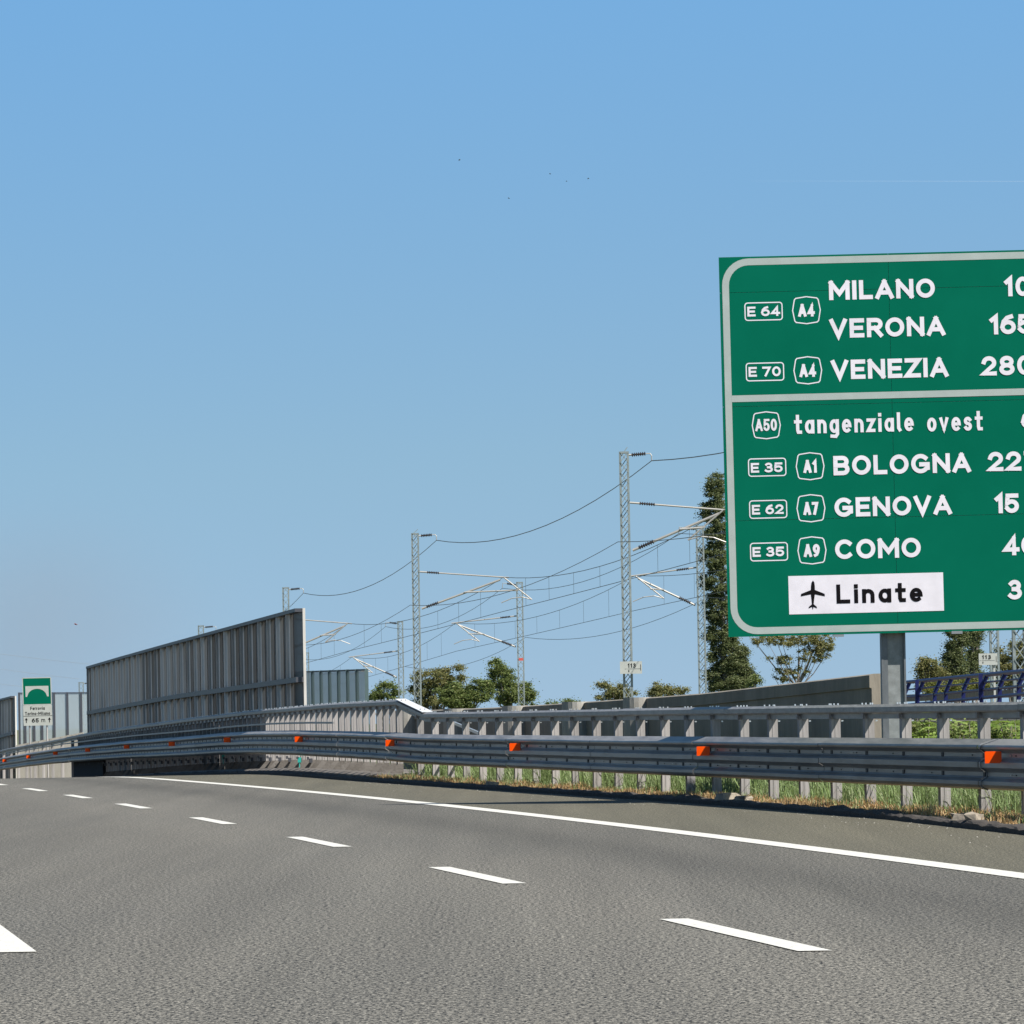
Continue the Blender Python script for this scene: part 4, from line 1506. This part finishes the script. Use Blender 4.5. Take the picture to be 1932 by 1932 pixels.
# kilometre plate on the tallest mast
def km_plate(root, u0, v0, u1, v1, Y, tu0, tu1, tv0, tv1, faint):
    a = W(u0, v1, Y); b = W(u1, v0, Y)
    pl = Plane(a, (1, 0, 0), (0, 0, 1))
    w_ = b.x - a.x; h_ = b.z - a.z
    mb = MB(); mb.prism([pl.p(0, 0), pl.p(w_, 0), pl.p(w_, h_), pl.p(0, h_)], Vector((0, .02, 0)))
    ob = mb.build("number_plate", M['plate'], root); fix_normals(ob)
    lay_text(pl, "113", w_ * tu0, w_ * tu1, h_ * tv0, h_ * tv1, h_ * .062, M['black'], ob, .005, .45)
    mb = MB()
    y_ = h_ * .40
    for (xa_, xb_, ya_, yb_) in ((tu0 - .02, tu1 + .2, .385, .405), (tu0 - .14, tu0 - .06, .385, .405), (tu0 + .02, tu0 + .06, .14, .3), (.93, .95, .25, .75)):
        mb.add([pl.p(w_ * xa_, h_ * ya_, .004), pl.p(w_ * xb_, h_ * ya_, .004), pl.p(w_ * xb_, h_ * yb_, .004), pl.p(w_ * xa_, h_ * yb_, .004)], [(0, 1, 2, 3)])
    mb.build("plate_marks", M['black'], ob)
    return ob


km_plate(masts['A3'][4], 1170, 1247.5, 1211, 1271.5, 162.7, .36, .72, .50, .84, True)
# free-standing 113 board at the right
kb = thing("kilometre_board", tuple(W(1873, 1330, 112)), "white rectangular 113 board on a thin pole behind the blue railing", "board")
km_plate(kb, 1847, 1232.5, 1881.5, 1255, 112, .18, .66, .52, .86, False)
mb = MB(); p = W(1876.5, 1255, 112.05); q = W(1877, 1345, 112.05); mb.box((p + q) / 2, (.02, .02, (p - q).length / 2)); mb.build("pole", M['plate'], kb)


def wire_pts(a, b, sag, n=14):
    a = Vector(a); b = Vector(b)
    return [a.lerp(b, i / n) - Vector((0, 0, 4 * sag * (i / n) * (1 - i / n))) for i in range(n + 1)]


def line_thing(label, group=None):
    return thing("overhead_wire", (0, 200, 7), label, "overhead wire", group or "overhead wires of the railway")


def spans(root, pts, sags, r, name):
    for i in range(len(pts) - 1):
        mb = MB(); mb.tube(wire_pts(pts[i], pts[i + 1], sags[i] if isinstance(sags, list) else sags), r, 4, cap=False)
        mb.build(name, M['wire'], root)


WR = .011
# feeder on the near row
fx = lambda k: Vector((masts[k][0] + masts[k][3] / 2 + .66, masts[k][1], masts[k][2] - .28))
w1 = line_thing("sagging upper wire strung between the tops of the near row of masts")
spans(w1, [fx('A4'), fx('A3'), fx('A2'), fx('A1'), fx('A0')], [.62, .85, .8, .8], WR * 1.25, "wire_span")
w2 = line_thing("upper wire strung between the tops of the far row of masts")
nx_ = lambda k: Vector((masts[k][0] - masts[k][3] / 2 - .62, masts[k][1], masts[k][2] - .27))
spans(w2, [nx_('B3'), nx_('B2'), nx_('B1'), nx_('B0'), nx_('B4')], .75, WR, "wire_span")
w3 = line_thing("thin earth wire on the left side of the near row of masts")
ex = lambda k, f_: Vector((masts[k][0] - masts[k][3] / 2 - .08, masts[k][1], masts[k][2] - f_))
spans(w3, [ex('A4', 2.6), ex('A3', 2.62), ex('A2', 2.7), ex('A1', 2.6), ex('A0', 2.5)], .55, WR * .9, "wire_span")
w4 = line_thing("thin earth wire on the right side of the far row of masts")
ey = lambda k, f_: Vector((masts[k][0] + masts[k][3] / 2 + .08, masts[k][1], masts[k][2] - f_))
spans(w4, [ey('B3', 2.6), ey('B2', 2.65), ey('B1', 2.5), ey('B0', 2.4)], .6, WR * .9, "wire_span")


def catenary(label, sup, r):
    root = line_thing(label, "contact lines over the railway tracks")
    ys = sorted(sup)
    P = [Vector((sup[y][0], y, sup[y][1])) for y in ys]
    for i in range(len(P) - 1):
        mp = wire_pts(P[i], P[i + 1], .62)
        mb = MB(); mb.tube(mp, r, 4, cap=False); mb.build("messenger_wire", M['wire'], root)
        a = P[i] - Vector((.0, 0, 1.28)); b = P[i + 1] - Vector((0, 0, 1.28))
        cp = wire_pts(a, b, .02)
        mb = MB(); mb.tube(cp, r * .95, 4, cap=False); mb.build("contact_wire", M['wire'], root)
        for k in range(1, 8):
            f_ = k / 8
            top = a.lerp(b, f_); 
            zt_ = P[i].lerp(P[i + 1], f_) - Vector((0, 0, 4 * .62 * f_ * (1 - f_)))
            mb = MB(); mb.tube([top - Vector((0, 0, .08 * f_ * (1 - f_))), zt_], r * .5, 4, cap=False); mb.build("dropper", M['wire'], root)


catenary("contact line with droppers hung from the near row of masts", SUPA, WR)
catenary("contact line with droppers hung from the far row of masts", SUPB, WR * .9)
for i, (a, b, c) in enumerate([((-40, 1228), (168, 1253), "topmost"), ((-40, 1256), (150, 1281), "middle"), ((-40, 1284), (60, 1297), "lowest")]):
    root = thing("distant_wire", tuple(W(a[0], a[1], 430)), c + " of three faint wires crossing the sky at the far left", "overhead wire", "faint wires at the far left")
    mb = MB(); mb.tube(wire_pts(W(*a, 430), W(*b, 430), .05), .009, 4, cap=False); mb.build("wire_span", M['wire_far'], root)


# ------------------------------------------------------------------ trees
def leaf_cloud(centers, counts, spread, size, flat_=1.0):
    """quads around cluster centres"""
    V = []
    cs = np.repeat(np.array(centers), counts, axis=0)
    sp = np.repeat(np.array(spread), counts, axis=0)
    n = len(cs)
    d = rng.normal(size=(n, 3))
    d /= np.linalg.norm(d, axis=1)[:, None]
    r = np.abs(rng.normal(0, .62, n))
    pos = cs + d * sp * r[:, None]
    a = rng.normal(size=(n, 3)); a /= np.linalg.norm(a, axis=1)[:, None]
    a[:, 2] *= .6
    b = np.cross(a, rng.normal(size=(n, 3))); b /= (np.linalg.norm(b, axis=1)[:, None] + 1e-9)
    s = size * (0.6 + .8 * rng.random(n))[:, None]
    v0 = pos - a * s; v1 = pos + b * s * .45; v2 = pos + a * s; v3 = pos - b * s * .45
    V = np.stack([v0, v1, v2, v3], axis=1).reshape(-1, 3)
    Fc = np.arange(n * 4)
    return V, Fc


def tree(name, label, u, vb, Y, ells, nclus, per, lsize, mat, trunk_r, group, limbs=True, spread_px=(6, 12), zbase=None, cat="tree", trunk_top=None):
    """ells = [(u, v, ru, rv, weight)] : parts of the crown outline as surveyed"""
    px = F / Y
    zb = -.30 - DROP(Y) * 1.05 - (0.5 if Y > 300 else 0) if zbase is None else zbase
    base = W(u, vb, Y); base.z = zb
    root = thing(name, tuple(base), label, cat, group)
    wt = np.array([e[4] * e[2] * e[3] for e in ells]); wt = wt / wt.sum()
    cen = []; spr = []
    for e, wgt in zip(ells, wt):
        n = max(2, int(round(nclus * wgt)))
        for _ in range(n):
            while True:
                a, b = random.uniform(-1, 1), random.uniform(-1, 1)
                if a * a + b * b <= 1: break
            k = math.sqrt(max(0, 1 - a * a - b * b))
            dY = random.uniform(-1, 1) * min(e[2], 60) / px * k
            c = W(e[0] + a * e[2], e[1] + b * e[3], Y); c.y += dY
            cen.append(tuple(c))
            s = random.uniform(*spread_px) / px
            spr.append((s * 1.25, s * 1.1, s * .8))
    V, Fc = leaf_cloud(cen, [int(per * 3.4)] * len(cen), spr, lsize * .50)
    fast_mesh("crown", V, Fc, 4, M[mat], root, origin=tuple(base))
    # trunk and limbs
    mb = MB()
    topc = max(cen, key=lambda c: c[2])
    tt = Vector(trunk_top) if trunk_top else Vector((sum(c[0] for c in cen) / len(cen), Y, base.z + (topc[2] - base.z) * .86))
    mid = base.lerp(tt, .5) + Vector((random.uniform(-.15, .15), 0, 0))
    mb.tube([base, mid, tt], trunk_r, 8, rs=[trunk_r * 1.15, trunk_r * .75, trunk_r * .25])
    if limbs:
        for c in random.sample(cen, min(len(cen), 16)):
            c = Vector(c)
            f_ = max(.12, min(.8, (c.z - base.z) / (tt.z - base.z + .01) * .72))
            s = base.lerp(mid, f_ * 2) if f_ < .5 else mid.lerp(tt, f_ * 2 - 1)
            m_ = s.lerp(c, .5) - Vector((0, 0, (c - s).length * .08))
            r0 = trunk_r * .38
            mb.tube([s, m_, c], r0, 5, rs=[r0, r0 * .6, r0 * .2])
    mb.build("trunk", M['bark'], root)
    return root


TG = "trees beyond the railway"
tree("tree", "low bushy tree just right of the blue-green glazed screen", 722, 1335, 300, [(706, 1318, 12, 14, 1), (728, 1308, 16, 22, 1), (748, 1316, 10, 16, 1), (741, 1292, 7, 6, .6)], 40, 60, .11, 'leaf_a', .1, TG)
tree("tree", "olive round-topped tree behind the second tall mast", 815, 1335, 315, [(800, 1300, 24, 38, 1), (835, 1285, 30, 24, 1), (868, 1264, 12, 12, .6), (820, 1320, 34, 18, 1), (856, 1290, 20, 22, .8)], 120, 70, .12, 'leaf_b', .2, TG)
tree("tree", "fresh green bushy tree right of the second tall mast, left of the red-marked mast", 875, 1335, 300, [(868, 1316, 42, 20, 1), (905, 1302, 26, 20, 1), (848, 1310, 25, 22, .8)], 110, 75, .12, 'leaf_a', .2, TG)
tree("tree", "tree with a pointed clump behind the mast with the red mark", 960, 1335, 310, [(937, 1262, 15, 17, 1), (952, 1280, 22, 16, 1), (930, 1296, 14, 12, .8), (965, 1308, 30, 24, 1), (995, 1318, 14, 18, .8), (988, 1298, 10, 12, .7)], 115, 70, .12, 'leaf_a', .2, TG)
tree("tree", "small flat-topped tree at the foot of the tallest mast", 1160, 1335, 290, [(1135, 1292, 12, 7, 1), (1160, 1303, 24, 12, 1), (1182, 1312, 16, 10, 1), (1150, 1315, 22, 10, 1)], 55, 55, .10, 'leaf_b', .1, TG)
tree("tree", "small umbrella-shaped tree between the tallest mast and the poplar", 1240, 1330, 290, [(1238, 1298, 12, 9, 1), (1262, 1303, 22, 7, 1), (1246, 1310, 22, 9, 1), (1286, 1304, 12, 6, .7)], 50, 50, .10, 'leaf_b', .1, TG)
tree("tree", "lowest shrubby treetop showing over the concrete wall between two round buttresses", 1060, 1345, 290, [(1040, 1330, 10, 5, 1), (1072, 1326, 16, 6, 1), (1094, 1330, 10, 5, 1)], 24, 40, .10, 'leaf_a', .08, TG)
# tall poplar
tree("poplar", "tall narrow dark poplar partly hidden by the left edge of the large sign", 1372, 1320, 380,
     [(1350, 925, 16, 30, 1.3), (1347, 965, 24, 24, 1.3), (1356, 1005, 26, 24, 1), (1350, 1050, 28, 28, 1), (1352, 1100, 30, 30, 1), (1356, 1150, 28, 28, 1), (1362, 1200, 28, 30, 1),
      (1375, 1240, 36, 30, 1), (1380, 1275, 38, 30, 1.1), (1398, 1262, 18, 28, 1), (1346, 1280, 14, 22, .8), (1372, 1300, 36, 14, 1)],
     640, 75, .14, 'leaf_p', .22, "poplars beyond the railway", spread_px=(5, 11), trunk_top=tuple(W(1356, 940, 380)))
tree("tree", "airy spreading tree with bare pale limbs directly below the large sign", 1490, 1320, 300,
     [(1450, 1208, 26, 9, 1), (1498, 1206, 44, 12, 1), (1545, 1212, 28, 18, 1), (1530, 1236, 26, 13, 1), (1467, 1247, 26, 9, .8), (1476, 1272, 18, 14, .9), (1510, 1270, 18, 10, .6), (1556, 1225, 14, 18, .7), (1430, 1210, 12, 8, .5)],
     230, 30, .10, 'leaf_b', .11, TG, spread_px=(4, 9))
tree("tree", "tiny treetop between the poplar and the airy spreading tree", 1425, 1310, 300, [(1427, 1283, 9, 9, 1), (1418, 1288, 7, 6, 1)], 14, 40, .10, 'leaf_a', .06, TG)
tree("tree", "yellow-green rounded tree just right of the sign post", 1755, 1320, 210, [(1752, 1262, 20, 22, 1), (1772, 1280, 20, 22, 1), (1745, 1290, 16, 14, 1), (1740, 1252, 8, 8, .7)], 80, 60, .085, 'leaf_b', .12, TG)
tree("poplar", "left one of the two dark poplars under the large sign at the right", 1800, 1320, 230, [(1802, 1200, 18, 60, 1), (1798, 1258, 22, 32, 1), (1785, 1262, 12, 22, .8)], 150, 80, .09, 'leaf_p', .2, "poplars beyond the railway")
tree("poplar", "right one of the two dark poplars under the large sign, beside the 113 board", 1838, 1320, 235, [(1838, 1200, 14, 60, 1), (1836, 1262, 17, 28, 1)], 120, 80, .09, 'leaf_p', .2, "poplars beyond the railway")
tree("tree", "light green tree behind the 113 board at the right edge", 1905, 1320, 220, [(1885, 1248, 16, 24, 1), (1920, 1240, 26, 28, 1), (1900, 1272, 30, 22, 1), (1950, 1250, 26, 30, .6)], 110, 60, .085, 'leaf_b', .15, TG)
tree("shrub", "yellow-green scrub behind the blue railing", 1800, 1330, 190, [(1770, 1304, 30, 14, 1), (1815, 1298, 34, 16, 1), (1858, 1296, 26, 14, 1)], 90, 50, .07, 'leaf_y', .05, None, cat="shrub")

# ------------------------------------------------------------------ pinnate-leaved shrubs behind the guardrail
def frond(mb, p, d, L, nl, lw, curve):
    side = d.cross(Vector((0, 0, 1))).normalized()
    upv = side.cross(d).normalized()
    for i in range(nl):
        f_ = (i + 1) / (nl + .5)
        c = p + d * (L * f_) + Vector((0, 0, curve * f_ * f_ * -1)) + upv * (.02)
        ll = lw * (1 - .45 * f_) * random.uniform(.85, 1.15)
        for s in (-1, 1):
            tip = c + side * (s * ll) + d * (ll * .35) - Vector((0, 0, ll * random.uniform(.15, .5)))
            w = d * (ll * .17)
            m_ = c.lerp(tip, .45)
            mb.add([c, m_ + w, tip, m_ - w], [(0, 1, 2, 3)])


def shrub(label, u, v, Y, wpx, hpx, nf, seed):
    random.seed(seed)
    base = W(u, v, Y); base.z = -.05
    root = thing("pinnate_shrub", tuple(base), label, "shrub", "leafy shrubs behind the guardrail")
    px = F / Y
    mb = MB(); st = MB()
    tops = (W(u, v, Y).z + hpx / px)
    for s in range(max(8, nf // 3)):
        x = base.x + random.uniform(-1, 1) * wpx / px * .8
        yy = Y + random.uniform(-1.6, .7)
        h = random.uniform(.5, 1.04) * tops
        st.tube([Vector((x, yy, -.05)), Vector((x + random.uniform(-.06, .06), yy, h * .5)), Vector((x + random.uniform(-.1, .1), yy, h))], .012, 5, rs=[.014, .011, .005])
        for k in range(8):
            z = h * random.uniform(.35, 1.0)
            a = random.uniform(0, 2 * math.pi)
            d = Vector((math.cos(a), math.sin(a), random.uniform(.15, .6))).normalized()
            frond(mb, Vector((x, yy, z)), d, random.uniform(.28, .52), 8, random.uniform(.10, .17), random.uniform(.08, .25))
    mb.build("foliage", M['leaf_s'], root)
    st.build("stems", M['bark'], root, kind="stuff")
    n = 60
    cs = [(base.x + random.uniform(-1, 1) * wpx / px * .85, Y + random.uniform(-1.3, .5), tops * random.uniform(.2, .9)) for _ in range(n)]
    V, Fc = leaf_cloud(cs, [70] * n, [(.13, .2, .12)] * n, .035)
    fast_mesh("inner_leaves", V, Fc, 4, M['leaf_a'], root, origin=tuple(base))


shrub("leftmost leafy shrub with feathered leaves, next to the sign post behind the guardrail", 1738, 1380, 84, 30, 26, 60, 3)
shrub("leafy shrub with long feathered fronds showing between two guardrail posts at the right", 1808, 1380, 80, 34, 20, 70, 5)
shrub("rightmost leafy shrub with feathered leaves behind the guardrail", 1890, 1380, 78, 38, 22, 80, 8)
random.seed(21)

# ------------------------------------------------------------------ grass
def blades(name, n, yr, xoff, hr, width, mat, lean=.45, dens=None, zoff=0.03):
    y = rng.uniform(yr[0], yr[1], n)
    if dens is not None: y = yr[0] + (yr[1] - yr[0]) * rng.random(n) ** dens
    xo = rng.uniform(0, 1, n)
    lo = np.array([xoff[0](v) for v in y]); hi = np.array([xoff[1](v) for v in y])
    x = lo + (hi - lo) * xo
    # tufts
    k = n // 5
    tx = rng.normal(0, .05, n); ty = rng.normal(0, .05, n)
    idx = rng.integers(0, k, n)
    x = x[idx] + tx; y = y[idx] + ty
    z = np.array([-DROP(v) for v in y]) + zoff
    h = rng.uniform(hr[0], hr[1], n) * (.6 + .4 * rng.random(n)[idx])
    h = h * (.62 + .38 * np.sin(y * 1.7 + 1.3 * np.sin(x * 5)) * np.sin(y * .63 + 2)) * (.85 + .3 * np.sin(y * 4.1) ** 2)
    a = rng.uniform(0, 2 * np.pi, n)
    ln = lean * rng.random(n)
    dx = np.cos(a) * ln * h; dy = np.sin(a) * ln * h
    wv = np.stack([np.cos(a + 1.57 + rng.normal(0, .5, n)), np.sin(a + 1.57), np.zeros(n)], 1) * width
    # turn most blades broadside so they read at grazing view
    wv[:, 0] = np.where(np.abs(wv[:, 0]) < width * .4, width * .7, wv[:, 0])
    b = np.stack([x, y, z], 1)
    m1 = b + np.stack([dx * .35, dy * .35, h * .55], 1)
    tp = b + np.stack([dx * 1.2, dy * 1.2, h * (1 - .3 * ln)], 1)
    V = np.stack([b - wv, b + wv, m1 + wv * .8, m1 - wv * .8, tp], 1).reshape(-1, 3)
    i0 = np.arange(n) * 5
    tri = np.stack([i0, i0 + 1, i0 + 2, i0, i0 + 2, i0 + 3, i0 + 3, i0 + 2, i0 + 4], 1).ravel()
    ob = fast_mesh(name, V, tri, 3, mat, None, (0, 0, 0), kind="stuff")
    return ob


gr = blades("grass", 60000, (44, 103.3), (lambda y: max(XP(y) + .7, XPOST(y) + .05), lambda y: XPOST(y) + 2.6), (.26, .78), .006, M['grass'], 1.25, dens=1.15)
tag(gr, "tall green grass growing behind the guardrail posts", "grass")
dg = blades("dry_grass", 34000, (42, 103.3), (lambda y: XP(y) + .22, lambda y: max(XP(y) + .8, XPOST(y) + .15)), (.05, .17), .005, M['dry'], 1.1, dens=1.15, zoff=.04)
tag(dg, "short straw-coloured dry grass along the dark kerb", "grass")
g2 = blades("weeds", 5000, (50, 103), (lambda y: XP(y) + .35, lambda y: XP(y) + .9), (.10, .26), .006, M['grass'], .8)
tag(g2, "scattered green weeds among the dry grass at the kerb", "weeds")

# gravel along the shoulder edge
n = 260
yy = rng.uniform(44, 104, n); xx = np.array([XP(v) for v in yy]) - np.abs(rng.normal(0, .5, n)) - .02
ss = rng.uniform(.003, .009, n)
V = []; Fc = []
for i in range(n):
    b = len(V)
    for d in ((1, 0, 0), (0, 1, 0), (-1, 0, 0), (0, -1, 0), (0, 0, 1.0)):
        V.append((xx[i] + d[0] * ss[i], yy[i] + d[1] * ss[i], .002 + d[2] * ss[i]))
    for k in range(4): Fc += [b + k, b + (k + 1) % 4, b + 4]
M['gravel'] = flat("pale_gravel", (0.30, 0.285, 0.25), 0.8)
gv = fast_mesh("gravel", V, Fc, 3, M['gravel'], None, (0, 0, 0), kind="stuff")
tag(gv, "loose pale gravel on the hard shoulder near the kerb", "gravel")

# broken stones at the kerb
def stone(label, u, v, Y, sx, sy, sz, seed):
    random.seed(seed)
    p = W(u, v, Y)
    bm = bmesh.new()
    bmesh.ops.create_cube(bm, size=1.6)
    bmesh.ops.bevel(bm, geom=bm.edges[:], offset=.22, segments=1, affect='EDGES')
    for vt in bm.verts:
        k = 1 + random.uniform(-.3, .3)
        vt.co = Vector((vt.co.x * sx * k, vt.co.y * sy * k, max(-.3, vt.co.z) * sz * k))
    me = bpy.data.meshes.new("stone"); bm.to_mesh(me); bm.free(); me.materials.append(M['stone'])
    o = bpy.data.objects.new("stone", me); COL.objects.link(o); o.location = (p.x, Y, .08)
    o.rotation_euler = (0, .1, random.uniform(0, 3))
    tag(o, label, "stone", "broken stones along the kerb")


def yk(u):   # distance at which the kerb is seen in direction u
    lo, hi = 40.0, 115.0
    for _ in range(40):
        m_ = (lo + hi) / 2
        if (XP(m_) + .2) / m_ * F + HALF > u: lo = m_
        else: hi = m_
    return lo


stone("broken flat stone at the kerb under the third reflector from the right, tilted", 1372, 1515, yk(1372), .16, .12, .09, 1)
stone("small pale stone right of the tilted flat stone at the kerb", 1402, 1517, yk(1402), .12, .1, .05, 2)
stone("pale wedge-shaped stone by the nearest posts at the right", 1822, 1556, yk(1822), .11, .14, .07, 3)
stone("brown blocky stone touching the pale wedge-shaped one", 1840, 1556, yk(1840), .09, .12, .085, 4)
stone("small light stone at the kerb near the start of the grass", 930, 1489, yk(930), .1, .12, .05, 6)
random.seed(5)

# ------------------------------------------------------------------ birds and contrail
def bird(u, v, Y, s, ang, label, mat='bird', name="bird"):
    p = W(u, v, Y)
    mb = MB()
    d = Vector((math.cos(ang), .3, math.sin(ang) * .6)).normalized()
    mb.tube([p - d * s * .5, p - d * s * .2, p + d * s * .25, p + d * s * .5], s * .2, 6, rs=[s * .03, s * .17, s * .16, s * .04])
    for sg in (-1, 1):
        a = p + Vector((0, sg * s * .1, 0))
        w1_ = a + Vector((-.15 * s, sg * s * .45, s * .28)); w2 = a + Vector((-.3 * s, sg * s * .95, s * .1))
        f = d * s * .2
        mb.add([a + f, a - f, w1_ - f * .9, w1_ + f], [(0, 1, 2, 3)]); mb.add([w1_ + f, w1_ - f * .9, w2], [(0, 1, 2)])
    o = mb.build(name, M[mat], None, origin=tuple(p))
    tag(o, label, "bird", "birds in the sky")


bird(867, 302, 420, .20, .7, "dark bird high in the sky, leftmost and topmost of the loose flock")
bird(1038, 328, 420, .17, -.2, "dark bird in the middle of the flock, just left of the faintest one")
bird(1069, 342, 430, .14, .3, "faintest bird, lower one between its two neighbours in the flock")
bird(1110, 337, 420, .18, .4, "rightmost bird of the loose flock")
bird(960, 374, 400, .17, -.5, "darkest bird, lowest of the loose flock")
bird(143, 1178, 260, .16, -.4, "reddish bird low over the smoke at the left", 'redbird')

# thin smoke drifting low on the left horizon
mt = bpy.data.materials.new("thin_smoke"); mt.use_nodes = True
n = mt.node_tree; n.nodes.clear()
o_ = N(n, "ShaderNodeOutputMaterial"); pv = N(n, "ShaderNodeVolumePrincipled")
pv.inputs["Color"].default_value = (0.43, 0.42, 0.43, 1)
co = N(n, "ShaderNodeTexCoord"); ln = N(n, "ShaderNodeVectorMath", operation='LENGTH')
n.links.new(co.outputs["Object"], ln.inputs[0])
fo = N(n, "ShaderNodeMapRange"); fo.inputs["From Min"].default_value = 1.0; fo.inputs["From Max"].default_value = 0.1
fo.interpolation_type = 'SMOOTHSTEP'
n.links.new(ln.outputs["Value"], fo.inputs["Value"])
nz = N(n, "ShaderNodeTexNoise"); nz.inputs["Scale"].default_value = 1.6; nz.inputs["Detail"].default_value = 3
n.links.new(co.outputs["Object"], nz.inputs["Vector"])
m1_ = N(n, "ShaderNodeMath", operation='MULTIPLY'); n.links.new(fo.outputs[0], m1_.inputs[0]); n.links.new(nz.outputs[0], m1_.inputs[1])
m2_ = N(n, "ShaderNodeMath", operation='MULTIPLY'); m2_.inputs[1].default_value = 0.014
n.links.new(m1_.outputs[0], m2_.inputs[0]); n.links.new(m2_.outputs[0], pv.inputs["Density"])
n.links.new(pv.outputs[0], o_.inputs["Volume"])
bm = bmesh.new(); bmesh.ops.create_icosphere(bm, subdivisions=3, radius=1)
me = bpy.data.meshes.new("smoke"); bm.to_mesh(me); bm.free(); me.materials.append(mt)
sm = bpy.data.objects.new("smoke", me); COL.objects.link(sm)
sm.location = W(20, 1215, 900); sm.scale = (44, 44, 30); sm["kind"] = "stuff"
tag(sm, "thin brownish smoke hanging low in the sky at the left edge", "smoke")

# unseen tree belt left of the frame, added to dim skylight on the guardrail
n = 26000
yy = rng.uniform(-60, 260, n)
xx = -62 - .15 * yy + rng.normal(0, 3.0, n)
zz = rng.random(n) ** .8 * (9.5 + 2.5 * np.sin(yy * .21) + 1.5 * np.sin(yy * .53))
V, Fc = leaf_cloud(np.stack([xx, yy, zz - .3], 1), [1] * n, [(.3, .3, .3)] * n, .75)
tb = fast_mesh("added_tree_belt", V, Fc, 4, M['leaf_a'], None, (0, 0, 0), kind="stuff")
tag(tb, "unseen belt of trees added left of the motorway to dim the skylight", "trees")

# faint thin vapour trail
mt, n_, b_ = new_mat("thin_vapour")
b_.inputs["Base Color"].default_value = (.8, .8, .8, 1)
b_.inputs["Alpha"].default_value = .05
mb = MB(); mb.tube([W(1418, 341.5, 3000), W(1700, 341.8, 3000), W(2100, 342.5, 3000)], .22, 6, rs=[.05, .2, .25])
o_ = mb.build("vapour_trail", mt)
tag(o_, "very faint thin vapour trail in the sky above the large sign", "vapour trail")

print("objects", len(bpy.data.objects))
